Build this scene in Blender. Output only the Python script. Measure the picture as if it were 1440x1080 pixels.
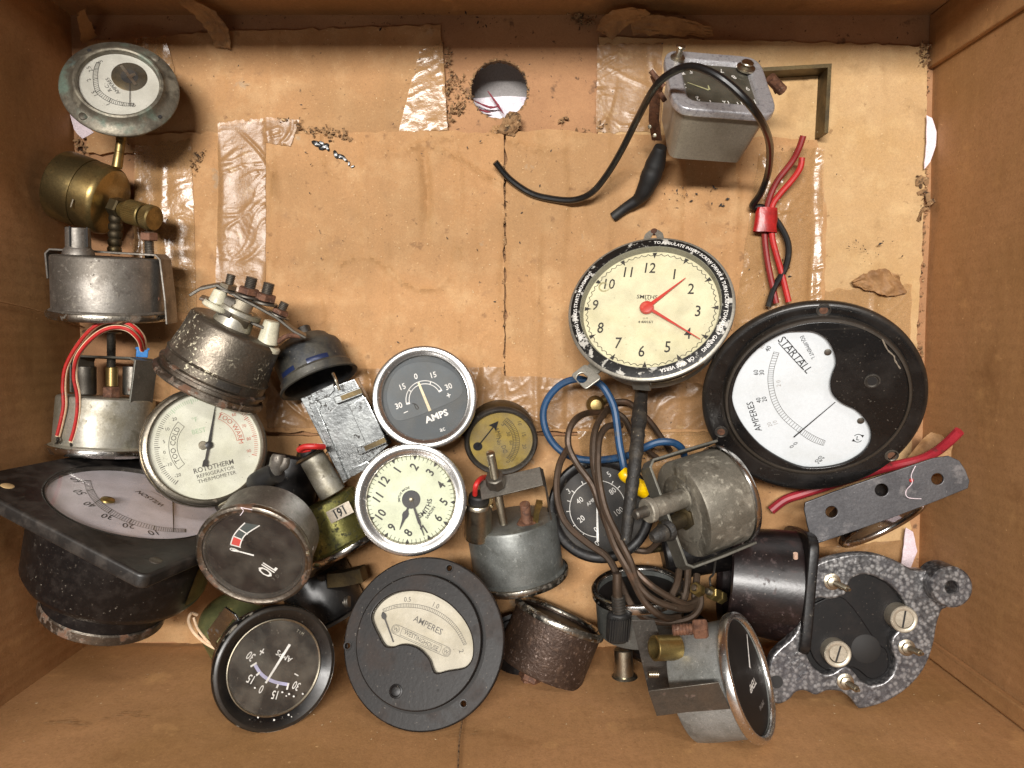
import bpy, bmesh, math, random
from mathutils import Vector as V, Matrix as MX, noise as NZ
random.seed(7)
S = bpy.context.scene
for o in list(bpy.data.objects): bpy.data.objects.remove(o)
rad = math.radians
sin, cos, pi = math.sin, math.cos, math.pi
# ------------------------------------------------------------------ camera, world, lamps, exposure (all lengths below in mm)
FPX, HC, TH = 1080.0, 430.0, rad(3.18)
MM = 0.001
cam = bpy.data.cameras.new('camera'); cam.sensor_width = 36; cam.lens = 27; cam.clip_start = .01; cam.clip_end = 50
co = bpy.data.objects.new('camera', cam); S.collection.objects.link(co)
co.location = (0, 0, HC*MM); co.rotation_euler = (-TH, 0, 0); S.camera = co
FW = V((0, -sin(TH), -cos(TH))); UP = V((0, cos(TH), -sin(TH))); CAM = V((0, 0, HC))
S.view_settings.view_transform = 'Standard'; S.view_settings.look = 'None'
S.view_settings.exposure = 0.0; S.view_settings.gamma = 1
W = bpy.data.worlds.new('World'); S.world = W; W.use_nodes = True
W.node_tree.nodes['Background'].inputs[0].default_value = (1.0, .95, .9, 1)
W.node_tree.nodes['Background'].inputs[1].default_value = .13
def lamp(name, loc, size, power, col=(1, .965, .92), tgt=(0, 0, 0)):
    l = bpy.data.lights.new(name, 'AREA'); l.shape = 'RECTANGLE'; l.size, l.size_y = size; l.energy = power; l.color = col
    o = bpy.data.objects.new(name, l); S.collection.objects.link(o); o.location = V(loc)*MM
    o.rotation_euler = tgt
lamp('ceiling_lamp', (-330, 395, 2000), (1.0, .15), 75)
lamp('ceiling_lamp', (700, 1500, 2100), (1.2, .2), 26)
lamp('ceiling_lamp', (-500, -1300, 2200), (1.2, .2), 6)
S.cycles.max_bounces = 8; S.cycles.transparent_max_bounces = 16; S.cycles.use_denoising = True

def ray(px, py): return FW + V((1, 0, 0))*((px-720)/FPX) + UP*((540-py)/FPX)
def P(px, py, z):
    d = ray(px, py); return CAM + d*((z-HC)/d.z)
def cr(ox, oy, sc): return lambda x, y: (ox+x/sc, oy+y/sc)

# ------------------------------------------------------------------ materials
def lin(c):
    if isinstance(c, str):
        c = c.lstrip('#'); c = [int(c[i:i+2], 16)/255 for i in (0, 2, 4)]
        return tuple((x/12.92 if x < .04045 else ((x+.055)/1.055)**2.4) for x in c)
    return tuple(c)
def MT(name, base, rough=.5, metal=0., layers=(), bump=(), coat=0., spec=.5, alpha=1., stretch=(1, 1, 1), fine=.22):
    if 'dial' in name or 'print' in name or 'hand' in name: fine = .06
    if 'kraft' in name: fine = .13
    m = bpy.data.materials.new(name); m.use_nodes = True; nt = m.node_tree; N = nt.nodes; L = nt.links
    b = N['Principled BSDF']
    tc = N.new('ShaderNodeTexCoord'); oi = N.new('ShaderNodeObjectInfo')
    mu = N.new('ShaderNodeMath'); mu.operation = 'MULTIPLY'; mu.inputs[1].default_value = 7.3; L.new(oi.outputs['Random'], mu.inputs[0])
    ad = N.new('ShaderNodeVectorMath'); ad.operation = 'ADD'; L.new(tc.outputs['Object'], ad.inputs[0]); L.new(mu.outputs[0], ad.inputs[1])
    mp = N.new('ShaderNodeMapping'); mp.inputs['Scale'].default_value = stretch; rn_ = random.Random(sum((i+3)*ord(ch) for i, ch in enumerate(name))); mp.inputs['Location'].default_value = [rn_.random()*3 for _ in 'xyz']
    L.new(ad.outputs[0], mp.inputs['Vector']); vec = mp.outputs[0]
    col = None; rg = None; me = None
    def rgb(c):
        n = N.new('ShaderNodeRGB'); n.outputs[0].default_value = (*lin(c), 1); return n.outputs[0]
    def val(v):
        n = N.new('ShaderNodeValue'); n.outputs[0].default_value = v; return n.outputs[0]
    col, rg, me = rgb(base), val(rough), val(metal)
    def mask(kind, sc, lo, hi, det=6):
        if kind == 'vor':
            t = N.new('ShaderNodeTexVoronoi'); t.inputs['Scale'].default_value = sc; o_ = t.outputs['Distance']
        elif kind == 'edge':
            t = N.new('ShaderNodeNewGeometry'); o_ = t.outputs['Pointiness']
        elif kind == 'wavex' or kind == 'wavey':
            t = N.new('ShaderNodeTexWave'); t.inputs['Scale'].default_value = sc; t.bands_direction = 'X' if kind == 'wavex' else 'Y'
            t.inputs['Distortion'].default_value = 1.2; t.inputs['Detail'].default_value = 2; o_ = t.outputs['Fac']
        elif kind == 'streak':
            m2 = N.new('ShaderNodeMapping'); m2.inputs['Scale'].default_value = (1, .08, 1); L.new(vec, m2.inputs[0])
            t = N.new('ShaderNodeTexNoise'); t.inputs['Scale'].default_value = sc; t.inputs['Detail'].default_value = det; L.new(m2.outputs[0], t.inputs['Vector']); o_ = t.outputs['Fac']
        else:
            t = N.new('ShaderNodeTexNoise'); t.inputs['Scale'].default_value = sc; t.inputs['Detail'].default_value = det
            t.inputs['Roughness'].default_value = .6; o_ = t.outputs['Fac']
        if kind not in ('edge', 'streak'): L.new(vec, t.inputs['Vector'])
        r = N.new('ShaderNodeMapRange'); r.inputs['From Min'].default_value = lo; r.inputs['From Max'].default_value = hi
        L.new(o_, r.inputs['Value']); return r.outputs[0]
    for ly in layers:
        kind, c, sc, lo, hi = ly[:5]; amt = ly[5] if len(ly) > 5 else 1; lr = ly[6] if len(ly) > 6 else None; lm = ly[7] if len(ly) > 7 else None
        k = mask(kind, sc, lo, hi)
        if len(ly) > 8:   # gate with a large-scale noise
            g = mask('noise', ly[8][0], ly[8][1], ly[8][2], 3); mm = N.new('ShaderNodeMath'); mm.operation = 'MULTIPLY'; L.new(k, mm.inputs[0]); L.new(g, mm.inputs[1]); k = mm.outputs[0]
        if amt != 1:
            mm = N.new('ShaderNodeMath'); mm.operation = 'MULTIPLY'; mm.inputs[1].default_value = amt; L.new(k, mm.inputs[0]); k = mm.outputs[0]
        if c is not None:
            x = N.new('ShaderNodeMix'); x.data_type = 'RGBA'; L.new(k, x.inputs['Factor']); L.new(col, x.inputs['A']); x.inputs['B'].default_value = (*lin(c), 1); col = x.outputs['Result']
        if lr is not None:
            x = N.new('ShaderNodeMix'); L.new(k, x.inputs['Factor']); L.new(rg, x.inputs['A']); x.inputs['B'].default_value = lr; rg = x.outputs['Result']
        if lm is not None:
            x = N.new('ShaderNodeMix'); L.new(k, x.inputs['Factor']); L.new(me, x.inputs['A']); x.inputs['B'].default_value = lm; me = x.outputs['Result']
    fn = N.new('ShaderNodeTexNoise'); fn.inputs['Scale'].default_value = 850; fn.inputs['Detail'].default_value = 5; fn.inputs['Roughness'].default_value = .7; L.new(vec, fn.inputs['Vector'])
    f2 = N.new('ShaderNodeTexNoise'); f2.inputs['Scale'].default_value = 2100; f2.inputs['Detail'].default_value = 3; L.new(vec, f2.inputs['Vector'])
    fa = N.new('ShaderNodeMath'); fa.operation = 'ADD'; L.new(fn.outputs['Fac'], fa.inputs[0]); L.new(f2.outputs['Fac'], fa.inputs[1])
    fr_ = N.new('ShaderNodeMapRange'); fr_.inputs[1].default_value = .7; fr_.inputs[2].default_value = 1.3; fr_.inputs[3].default_value = 1-fine; fr_.inputs[4].default_value = 1+fine; L.new(fa.outputs[0], fr_.inputs[0])
    fv = N.new('ShaderNodeVectorMath'); fv.operation = 'SCALE'; L.new(col, fv.inputs[0]); L.new(fr_.outputs[0], fv.inputs['Scale']); col = fv.outputs[0]
    L.new(col, b.inputs['Base Color']); L.new(rg, b.inputs['Roughness']); L.new(me, b.inputs['Metallic'])
    b.inputs['Specular IOR Level'].default_value = spec; b.inputs['Coat Weight'].default_value = coat; b.inputs['Coat Roughness'].default_value = .15
    b.inputs['Alpha'].default_value = alpha
    nrm = None
    for (kind, sc, dist, st) in bump:
        k = mask(kind, sc, 0, 1, 4); bn = N.new('ShaderNodeBump'); bn.inputs['Strength'].default_value = st; bn.inputs['Distance'].default_value = dist*MM
        L.new(k, bn.inputs['Height'])
        if nrm: L.new(nrm, bn.inputs['Normal'])
        nrm = bn.outputs[0]
    if nrm: L.new(nrm, b.inputs['Normal'])
    return m
def glassmat(name, dust=.10, tint=(1, 1, 1), dcol='#8a8377', gl=.06):
    m = bpy.data.materials.new(name); m.use_nodes = True; nt = m.node_tree; N = nt.nodes; L = nt.links; N.clear()
    out = N.new('ShaderNodeOutputMaterial'); tr = N.new('ShaderNodeBsdfTransparent'); tr.inputs[0].default_value = (*tint, 1)
    g = N.new('ShaderNodeBsdfGlossy'); g.inputs['Roughness'].default_value = gl; fr = N.new('ShaderNodeFresnel'); fr.inputs[0].default_value = 1.4
    mx = N.new('ShaderNodeMixShader'); gm_ = N.new('ShaderNodeNewGeometry'); iv = N.new('ShaderNodeMath'); iv.operation = 'SUBTRACT'; iv.inputs[0].default_value = 1; L.new(gm_.outputs['Backfacing'], iv.inputs[1]); fm = N.new('ShaderNodeMath'); fm.operation = 'MULTIPLY'; L.new(fr.outputs[0], fm.inputs[0]); L.new(iv.outputs[0], fm.inputs[1]); L.new(fm.outputs[0], mx.inputs[0]); L.new(tr.outputs[0], mx.inputs[1]); L.new(g.outputs[0], mx.inputs[2])
    d = N.new('ShaderNodeBsdfDiffuse'); d.inputs[0].default_value = (*lin(dcol), 1)
    tc = N.new('ShaderNodeTexCoord'); n1 = N.new('ShaderNodeTexNoise'); n1.inputs['Scale'].default_value = 90; n1.inputs['Detail'].default_value = 8; L.new(tc.outputs['Object'], n1.inputs[0])
    r = N.new('ShaderNodeMapRange'); r.inputs[1].default_value = .4; r.inputs[2].default_value = .7; r.inputs[4].default_value = dust*2; r.inputs[3].default_value = dust*.3; L.new(n1.outputs[0], r.inputs[0])
    n2 = N.new('ShaderNodeTexNoise'); n2.inputs['Scale'].default_value = 900; n2.inputs['Detail'].default_value = 1; L.new(tc.outputs['Object'], n2.inputs[0])
    r2 = N.new('ShaderNodeMapRange'); r2.inputs[1].default_value = .74; r2.inputs[2].default_value = .78; r2.inputs[4].default_value = min(1, dust*6); L.new(n2.outputs[0], r2.inputs[0])
    a = N.new('ShaderNodeMath'); a.operation = 'MAXIMUM'; L.new(r.outputs[0], a.inputs[0]); L.new(r2.outputs[0], a.inputs[1])
    m2 = N.new('ShaderNodeMixShader'); L.new(a.outputs[0], m2.inputs[0]); L.new(mx.outputs[0], m2.inputs[1]); L.new(d.outputs[0], m2.inputs[2]); L.new(m2.outputs[0], out.inputs[0])
    return m

# ------------------------------------------------------------------ mesh building
_tc = {}
def text2d(s, size, sx=1., bold=0.):
    k = (s, bold)
    if k not in _tc:
        c = bpy.data.curves.new('t', 'FONT'); c.body = s; c.size = 1; c.resolution_u = 2; c.align_x = 'CENTER'; c.align_y = 'CENTER'; c.offset = bold
        o = bpy.data.objects.new('t', c); m = o.to_mesh()
        vs = [(v.co.x, v.co.y) for v in m.vertices]; fs = [tuple(p.vertices) for p in m.polygons]
        if vs:
            cx = (max(v[0] for v in vs)+min(v[0] for v in vs))/2; cy = (max(v[1] for v in vs)+min(v[1] for v in vs))/2
            vs = [(a-cx, b-cy) for a, b in vs]
        o.to_mesh_clear(); bpy.data.objects.remove(o); bpy.data.curves.remove(c); _tc[k] = (vs, fs)
    vs, fs = _tc[k]
    return [(a*size*sx, b*size) for a, b in vs], fs
def spline(pts, res=6, closed=False):
    pts = [V(p) for p in pts]; n = len(pts)
    if n < 3: return pts
    out = []
    rng = range(n if closed else n-1)
    for i in rng:
        if closed: a, b, c, d = pts[i-1], pts[i], pts[(i+1) % n], pts[(i+2) % n]
        else: a, b, c, d = pts[max(i-1, 0)], pts[i], pts[i+1], pts[min(i+2, n-1)]
        for k in range(res):
            t = k/res
            out.append(.5*((2*b)+(c-a)*t+(2*a-5*b+4*c-d)*t*t+(3*b-a-3*c+d)*t**3))
    if not closed: out.append(pts[-1])
    return out
class M:
    def __init__(s): s.v = []; s.f = []
    def add(s, vs, fs, mat=None):
        n = len(s.v)
        if mat is not None: vs = [mat @ V(v) for v in vs]
        s.v += [tuple(v) for v in vs]; s.f += [tuple(i+n for i in f) for f in fs]; return s
    def lathe(s, prof, seg=64, mat=None, rib=None, closed=False, a0=0, a1=360, c=(0, 0)):
        vs = []; fs = []; full = abs(a1-a0) >= 360; na = seg if full else seg+1; rows = []
        for (r, z) in prof:
            if abs(r) < 1e-6: rows.append([len(vs)]*na); vs.append((c[0], c[1], z)); continue
            row = []
            for i in range(na):
                a = rad(a0+(a1-a0)*i/seg); rr = r
                if rib and rib[2] <= z <= rib[3]: rr = r - (rib[1] if i % (2*rib[0]) < rib[0] else 0)
                row.append(len(vs)); vs.append((c[0]+rr*cos(a), c[1]+rr*sin(a), z))
            rows.append(row)
        m = len(rows)
        for j in range(m if closed else m-1):
            A, B = rows[j], rows[(j+1) % m]
            for i in range(na if full else na-1):
                k = (i+1) % na; q = [A[i], A[k], B[k], B[i]]; q2 = []
                for x in q:
                    if x not in q2: q2.append(x)
                if len(q2) > 2: fs.append(q2)
        return s.add(vs, fs, mat)
    def axis(s, p0, p1):
        p0, p1 = V(p0), V(p1); d = p1-p0; q = d.to_track_quat('Z', 'Y') if d.length > 0 else None
        return MX.Translation(p0) @ q.to_matrix().to_4x4(), d.length
    def cyl(s, p0, p1, r0, r1=None, seg=24, bev=0, hollow=None, rib=None):
        r1 = r0 if r1 is None else r1; mt, l = s.axis(p0, p1)
        pr = [(0, 0), (r0-bev, 0), (r0, bev), (r1, l-bev), (r1-bev, l)] if bev else [(0, 0), (r0, 0), (r1, l)]
        if hollow: pr += [(hollow, l), (hollow, l*.3), (0, l*.3)]
        else: pr += [(0, l)]
        return s.lathe(pr, seg, mt, rib=(rib[0], rib[1], bev*.5, l-bev*.5) if rib else None)
    def hexn(s, p0, p1, r):
        mt, l = s.axis(p0, p1)
        return s.lathe([(0, 0), (r*.86, 0), (r, l*.12), (r, l*.88), (r*.86, l), (0, l)], 6, mt)
    def thread(s, p0, p1, r, pitch=2.2, seg=16, d=.12):
        mt, l = s.axis(p0, p1); n = max(2, int(l/pitch)); pr = [(0, 0)]
        for i in range(n): pr += [(r*(1-d), l*i/n), (r, l*(i+.5)/n)]
        pr += [(r*(1-d), l*.995), (r*.7, l), (0, l)]
        return s.lathe(pr, seg, mt)
    def tube(s, pts, r, seg=10, res=6, caps=True, closed=False, wob=0):
        pp = spline(pts, res, closed); n = len(pp); rs = r if isinstance(r, (list, tuple)) else None
        vs = []; fs = []; t0 = (pp[1]-pp[0]).normalized(); nrm = t0.orthogonal().normalized()
        for i, p in enumerate(pp):
            t = (pp[min(i+1, n-1)]-pp[max(i-1, 0)]).normalized(); nrm = (nrm-t*nrm.dot(t)).normalized(); bn = t.cross(nrm)
            if rs: u = i/(n-1)*(len(rs)-1); k = min(int(u), len(rs)-2); rr = rs[k]+(rs[k+1]-rs[k])*(u-k)
            else: rr = r
            if wob: rr *= 1+wob*NZ.noise(V((i*.6, rr, 3)))
            for j in range(seg):
                a = 2*pi*j/seg; vs.append(p+(nrm*cos(a)+bn*sin(a))*rr)
        for i in range(n-1):
            for j in range(seg): k = (j+1) % seg; fs.append((i*seg+j, i*seg+k, (i+1)*seg+k, (i+1)*seg+j))
        if caps: fs.append(tuple(range(seg))); fs.append(tuple((n-1)*seg+j for j in range(seg)))
        return s.add(vs, fs)
    def box(s, c, sz, rz=0, mat=None):
        x, y, z = [a/2 for a in sz]; m = MX.Translation(V(c)) @ MX.Rotation(rad(rz), 4, 'Z')
        if mat is not None: m = mat @ m
        vs = [(i*x, j*y, k*z) for k in (-1, 1) for j in (-1, 1) for i in (-1, 1)]
        return s.add(vs, [(0, 1, 3, 2), (4, 5, 7, 6), (0, 1, 5, 4), (2, 3, 7, 6), (0, 2, 6, 4), (1, 3, 7, 5)], m)
    def prism(s, poly, z0, z1, mat=None, plane='xy'):
        n = len(poly)
        def w(a, b, c): return (a, b, c) if plane == 'xy' else ((a, c, b) if plane == 'xz' else (c, a, b))
        vs = [w(a, b, z0) for a, b in poly]+[w(a, b, z1) for a, b in poly]
        fs = [tuple(range(n)), tuple(range(n, 2*n))]+[(i, (i+1) % n, n+(i+1) % n, n+i) for i in range(n)]
        return s.add(vs, fs, mat)
    def strip(s, path, t, c0, c1, plane='xz', mat=None):
        pp = [V((a, b, 0)) for a, b in path]; L_, R_ = [], []
        for i, p in enumerate(pp):
            d0 = (p-pp[i-1]).normalized() if i else None; d1 = (pp[i+1]-p).normalized() if i < len(pp)-1 else None
            d = ((d0 or d1)+(d1 or d0)).normalized(); nn = V((-d.y, d.x, 0)); k = 1
            if d0 and d1: k = 1/max(.4, nn.dot(V((-d1.y, d1.x, 0))))
            L_.append(p+nn*t/2*k); R_.append(p-nn*t/2*k)
        return s.prism([(a.x, a.y) for a in L_+R_[::-1]], c0, c1, mat, plane)
    def plate(s, polys, z0, z1, bev=0, mat=None, res=1):
        c = bpy.data.curves.new('p', 'CURVE'); c.dimensions = '2D'; c.fill_mode = 'BOTH'; h = abs(z1-z0)/2
        c.extrude = max(h-bev, .001); c.bevel_depth = bev; c.bevel_resolution = res; c.offset = -bev
        for po in polys:
            sp = c.splines.new('POLY'); sp.points.add(len(po)-1)
            for i, (a, b) in enumerate(po): sp.points[i].co = (a, b, 0, 1)
            sp.use_cyclic_u = True
        o = bpy.data.objects.new('p', c); m = o.to_mesh(); zc = (z0+z1)/2
        s.add([(v.co.x, v.co.y, v.co.z+zc) for v in m.vertices], [tuple(p.vertices) for p in m.polygons], mat)
        o.to_mesh_clear(); bpy.data.objects.remove(o); bpy.data.curves.remove(c); return s
    # flat print
    def t(s, txt, x, y, size, rot, z, sx=1., bold=0.):
        vs, fs = text2d(txt, size*1.2, sx*.96, bold); c, q = cos(rad(rot)), sin(rad(rot))
        return s.add([(x+a*c-b*q, y+a*q+b*c, z) for a, b in vs], fs)
    def ta(s, txt, r, ang, size, z, inward=False, c=(0, 0), sx=1., bold=0.):
        vs, fs = text2d(txt, size*1.15, sx*.97, bold); out = []
        for a, b in vs:
            th = rad(ang)+(a/r if inward else -a/r); rr = r-b if inward else r+b
            out.append((c[0]+rr*cos(th), c[1]+rr*sin(th), z))
        return s.add(out, fs)
    def seg(s, x0, y0, x1, y1, w, z, w1=None):
        w1 = w if w1 is None else w1; d = V((x1-x0, y1-y0)); n = V((-d.y, d.x)).normalized()
        return s.add([(x0+n.x*w/2, y0+n.y*w/2, z), (x0-n.x*w/2, y0-n.y*w/2, z), (x1-n.x*w1/2, y1-n.y*w1/2, z), (x1+n.x*w1/2, y1+n.y*w1/2, z)], [(0, 1, 2, 3)])
    def ticks(s, r0, r1, a0, a1, n, w, z, c=(0, 0), skip=None):
        for i in range(n+1):
            if skip and i % skip == 0: continue
            a = rad(a0+(a1-a0)*i/n); s.seg(c[0]+r0*cos(a), c[1]+r0*sin(a), c[0]+r1*cos(a), c[1]+r1*sin(a), w, z)
        return s
    def arc(s, r0, r1, a0, a1, z, c=(0, 0), n=40):
        vs = []
        for i in range(n+1):
            a = rad(a0+(a1-a0)*i/n)
            vs += [(c[0]+r0*cos(a), c[1]+r0*sin(a), z), (c[0]+r1*cos(a), c[1]+r1*sin(a), z)]
        return s.add(vs, [(2*i, 2*i+1, 2*i+3, 2*i+2) for i in range(n)])
    def poly(s, pts, z): return s.add([(a, b, z) for a, b in pts], [tuple(range(len(pts)))])
def circ(r, n=48, c=(0, 0)): return [(c[0]+r*cos(2*pi*i/n), c[1]+r*sin(2*pi*i/n)) for i in range(n)]
def rrect(w, h, r, n=6, c=(0, 0)):
    o = []
    for k, (sx, sy) in enumerate([(1, 1), (-1, 1), (-1, -1), (1, -1)]):
        for i in range(n+1):
            a = rad(90*k+90*i/n); o.append((c[0]+sx*(w/2-r)+r*cos(a), c[1]+sy*(h/2-r)+r*sin(a)))
    return o
def smooth2(pts, res=5): return [(p.x, p.y) for p in spline([(a, b, 0) for a, b in pts], res, True)]

def mkmesh(name, m, mat, k=1., off=V((0, 0, 0)), sharp=35):
    me = bpy.data.meshes.new(name); me.from_pydata([((V(v)+off)*k*MM)[:] for v in m.v], [], m.f)
    bm = bmesh.new(); bm.from_mesh(me); bmesh.ops.recalc_face_normals(bm, faces=bm.faces); bm.to_mesh(me); bm.free()
    me.polygons.foreach_set('use_smooth', [True]*len(me.polygons)); me.set_sharp_from_angle(angle=rad(sharp))
    if mat: me.materials.append(mat)
    return me
class G:
    """one thing: an Empty at its base; local units are photo pixels at that depth (s mm each)"""
    def __init__(g, name, label, cat, px, py, z, tilt=0, dr=90, roll=0, side=False, group=None, mm=False, world=False):
        c = P(px, py, z); g.c = c; g.s = 1. if mm else (c-CAM).dot(FW)/FPX
        Z = (CAM-c).normalized(); X = (V((1, 0, 0))-Z*Z.x).normalized(); Y = Z.cross(X)
        t, d = rad(tilt), rad(dr); D = X*cos(d)+Y*sin(d); n = Z*cos(t)+D*sin(t)
        if world: x, y, n = V((1, 0, 0)), V((0, 1, 0)), V((0, 0, 1))
        elif side: y = (Z-n*Z.dot(n)).normalized(); x = y.cross(n)
        else:
            E = Z.cross(D); q = D*cos(t)-Z*sin(t)   # D rotated with the normal
            x = q*cos(d)-E*sin(d); y = q*sin(d)+E*cos(d)
        R = MX((x, y, n)).transposed(); R = R @ MX.Rotation(rad(roll), 3, 'Z'); g.R = R
        o = bpy.data.objects.new(name, None); o.empty_display_size = .01; S.collection.objects.link(o)
        o.matrix_world = MX.Translation(c*MM) @ R.to_4x4(); g.o = o
        o['label'] = label; o['category'] = cat
        if group: o['group'] = group
    def b(g, name, m, mat, sharp=35, parent=None, label=None, bev=0, stuff=False, sub=0):
        me = mkmesh(name, m, mat, g.s, sharp=sharp); o = bpy.data.objects.new(name, me); S.collection.objects.link(o); o.parent = parent or g.o
        if label: o['label'] = label
        if stuff: o['kind'] = 'stuff'
        if bev:
            md = o.modifiers.new('bevel', 'BEVEL'); md.width = bev*g.s*MM; md.segments = 2; md.limit_method = 'ANGLE'; md.angle_limit = rad(40)
        return o
    def inst(g, o, name=None):
        c = o.copy(); S.collection.objects.link(c); c.parent = o.parent; return c
    def plane(g, px, py, ax=2, val=0.):
        """photo pixel -> point of the local plane axis=val"""
        o = g.R.transposed() @ (CAM-g.c)/g.s; d = g.R.transposed() @ ray(px, py)
        t = (val-o[ax])/d[ax]; return o+d*t
    def xy(g, px, py, z=0.): p = g.plane(px, py, 2, z); return (p.x, p.y)
    def w(g, px, py, z): return g.R.transposed() @ (P(px, py, z)-g.c)/g.s
    def tp(g, m, txt, p, size, ang, z, sx=1., bold=0.):
        a = g.xy(*p, z); b = g.xy(p[0]+4*cos(rad(ang)), p[1]-4*sin(rad(ang)), z)
        return m.t(txt, a[0], a[1], size, math.degrees(math.atan2(b[1]-a[1], b[0]-a[0])), z, sx, bold)
    def sp(g, m, p, q, w, z, w1=None): a, b = g.xy(*p, z), g.xy(*q, z); return m.seg(a[0], a[1], b[0], b[1], w, z, w1)
def solo(name, label, cat, m, mat, org, group=None, kind=None, sharp=35):
    """a thing that is one mesh; m is in world mm"""
    me = mkmesh(name, m, mat, 1., -V(org), sharp); o = bpy.data.objects.new(name, me); S.collection.objects.link(o); o.location = V(org)*MM
    if label: o['label'] = label
    if cat: o['category'] = cat
    if group: o['group'] = group
    if kind: o['kind'] = kind
    return o
def wob(pts, amp, res=4, seed=0):
    """jagged, slightly uneven outline"""
    out = []
    n = len(pts)
    for i in range(n):
        a, b = V(pts[i]), V(pts[(i+1) % n]); l = (b-a).length; k = max(1, int(l/res)); nn = V((-(b-a).y, (b-a).x)).normalized()
        for j in range(k):
            p = a+(b-a)*j/k; q = amp*NZ.noise(V((p.x*.25+seed, p.y*.25, seed)))+amp*.5*NZ.noise(V((p.x*.9, p.y*.9+seed, 5)))
            out.append((p.x+nn.x*q, p.y+nn.y*q) if j else (p.x, p.y))
    return out
# ------------------------------------------------------------------ palette
DUSTY = ('noise', '#8f8678', 500, .66, .72, .6, .8, 0.)
K_FLOOR = MT('kraft_lit_ply', '#a67d53', .75, 0, [('noise', '#98724a', 25, .42, .66, .65), ('noise', '#b9966c', 60, .5, .7, .6), ('streak', '#987149', 260, .52, .75, .15), ('noise', '#91704a', 9, .48, .62, .55),
    ('noise', '#54402c', 420, .67, .71, .8), ('noise', '#5d4630', 1100, .66, .71, .6), ('noise', '#7e5f43', 70, .62, .74, .5), ('noise', '#cba97c', 700, .64, .70, .6), ('noise', '#8d8a7c', 55, .66, .72, .35), ('noise', '#6b4c30', 130, .64, .70, .5)],
    [('noise', 30, 3., .5), ('streak', 90, .6, .3), ('noise', 900, .25, .3)], spec=.35)
K_FLOOR2 = MT('kraft_pale_ply', '#b3936a', .8, 0, [('noise', '#ad8a5b', 22, .42, .64, .7), ('noise', '#c8ab7e', 70, .5, .7, .5), ('noise', '#54402c', 500, .70, .74, .7), ('noise', '#6b5236', 1200, .66, .71, .5), ('noise', '#8a6c47', 45, .58, .7, .5), ('noise', '#6b4c30', 150, .65, .70, .5)],
    [('noise', 25, 2., .35), ('noise', 900, .25, .3)], spec=.3)
K_BASE = MT('kraft_pinkish_ply', '#a37a56', .8, 0, [('noise', '#8b6446', 22, .42, .64, .7), ('noise', '#3f2f25', 350, .64, .69, .8), ('noise', '#4c392c', 90, .62, .70, .7), ('noise', '#30251e', 900, .65, .70, .6)],
    [('noise', 30, 2., .3), ('noise', 900, .25, .3)], spec=.3)
K_WALL = MT('kraft_wall_ply', '#ad8056', .7, 0, [('noise', '#946d40', 9, .4, .65, .8), ('streak', '#ae8355', 300, .5, .7, .35), ('noise', '#8f673f', 600, .5, .6, .3), ('noise', '#dcb27c', 420, .68, .72, .7), ('noise', '#c99a64', 45, .6, .7, .4), ('noise', '#7b522c', 28, .6, .72, .5), ('noise', '#523418', 500, .69, .73, .6)],
    [('noise', 12, 5., .35), ('noise', 1200, .3, .4), ('streak', 70, .5, .25), ('wavex', 50, .5, .22), ('wavey', 50, .5, .22)], spec=.35)
K_EDGE = MT('torn_corrugated_edge', '#8a6a48', .9, 0, [('noise', '#3c2c1d', 350, .5, .62), ('noise', '#d6b98c', 500, .62, .68, .8)], [('noise', 700, 1., .8)])
TAPE = MT('brown_packing_tape', '#9c7852', .33, 0, [('noise', '#8f6a46', 60, .45, .65, .6), ('noise', '#c2a47a', 120, .60, .70, .6), ('noise', '#5d452e', 500, .67, .72, .7, .8)],
    [('noise', 70, 1.0, .3), ('noise', 600, .3, .4)], coat=.05, alpha=.66)
TAPE_MATT = MT('old_tape_film', '#b08a5e', .25, 0, [('noise', '#9a7449', 50, .45, .65, .6)], [('noise', 90, 2.0, .4), ('streak', 50, 1.5, .5)], coat=.4, alpha=.6)
PAPER = MT('crumpled_kraft_paper', '#9b754c', .7, 0, [('noise', '#7d5a38', 80, .45, .65)], [('noise', 150, 1.5, .6)])
WHITE_PAPER = MT('pinkish_white_paper', '#d9cbd0', .8, 0, [('noise', '#bba4ae', 40, .5, .65, .6)], [('noise', 60, 3, .5)])
CLOTH = MT('white_cloth_with_red', '#ddd6dc', .8, 0, [('noise', '#a79fb2', 60, .5, .66, .6), ('streak', '#8c2f3b', 110, .57, .62, .9)], [('noise', 90, 3, .6)])
GROUND = MT('grey_tabletop', '#8f8a88', .6)
CHROME = MT('worn_chrome', '#c2beb9', .2, 1, [('noise', '#736b61', 160, .54, .66, .7, .45), ('noise', '#4a4036', 500, .63, .7, .8, .7, .3)], [('noise', 500, .12, .25)])
CHROME_B = MT('polished_chrome', '#dddad6', .26, 1, [('noise', '#7b746a', 160, .58, .68, .6, .4), ('noise', '#4a4036', 600, .65, .7, .7, .7, .3)], [('noise', 500, .1, .25)])
CHROME_DIRTY = MT('pitted_chrome', '#a9a49a', .26, 1, [('noise', '#7b7367', 90, .45, .62, .8, .5), ('noise', '#443b31', 380, .56, .62, .85, .75, .2), ('noise', '#6a4c33', 55, .63, .7, .5, .7, .3)], [('noise', 450, .3, .5)])
CHROME_RUST = MT('rusty_chrome', '#8b8378', .34, 1, [('noise', '#544a41', 70, .42, .58, .8, .6), ('noise', '#5c3d28', 150, .55, .63, .9, .8, 0.), ('noise', '#b3a897', 700, .64, .7, .6, .7, 0.)], [('noise', 500, .35, .5)])
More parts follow.
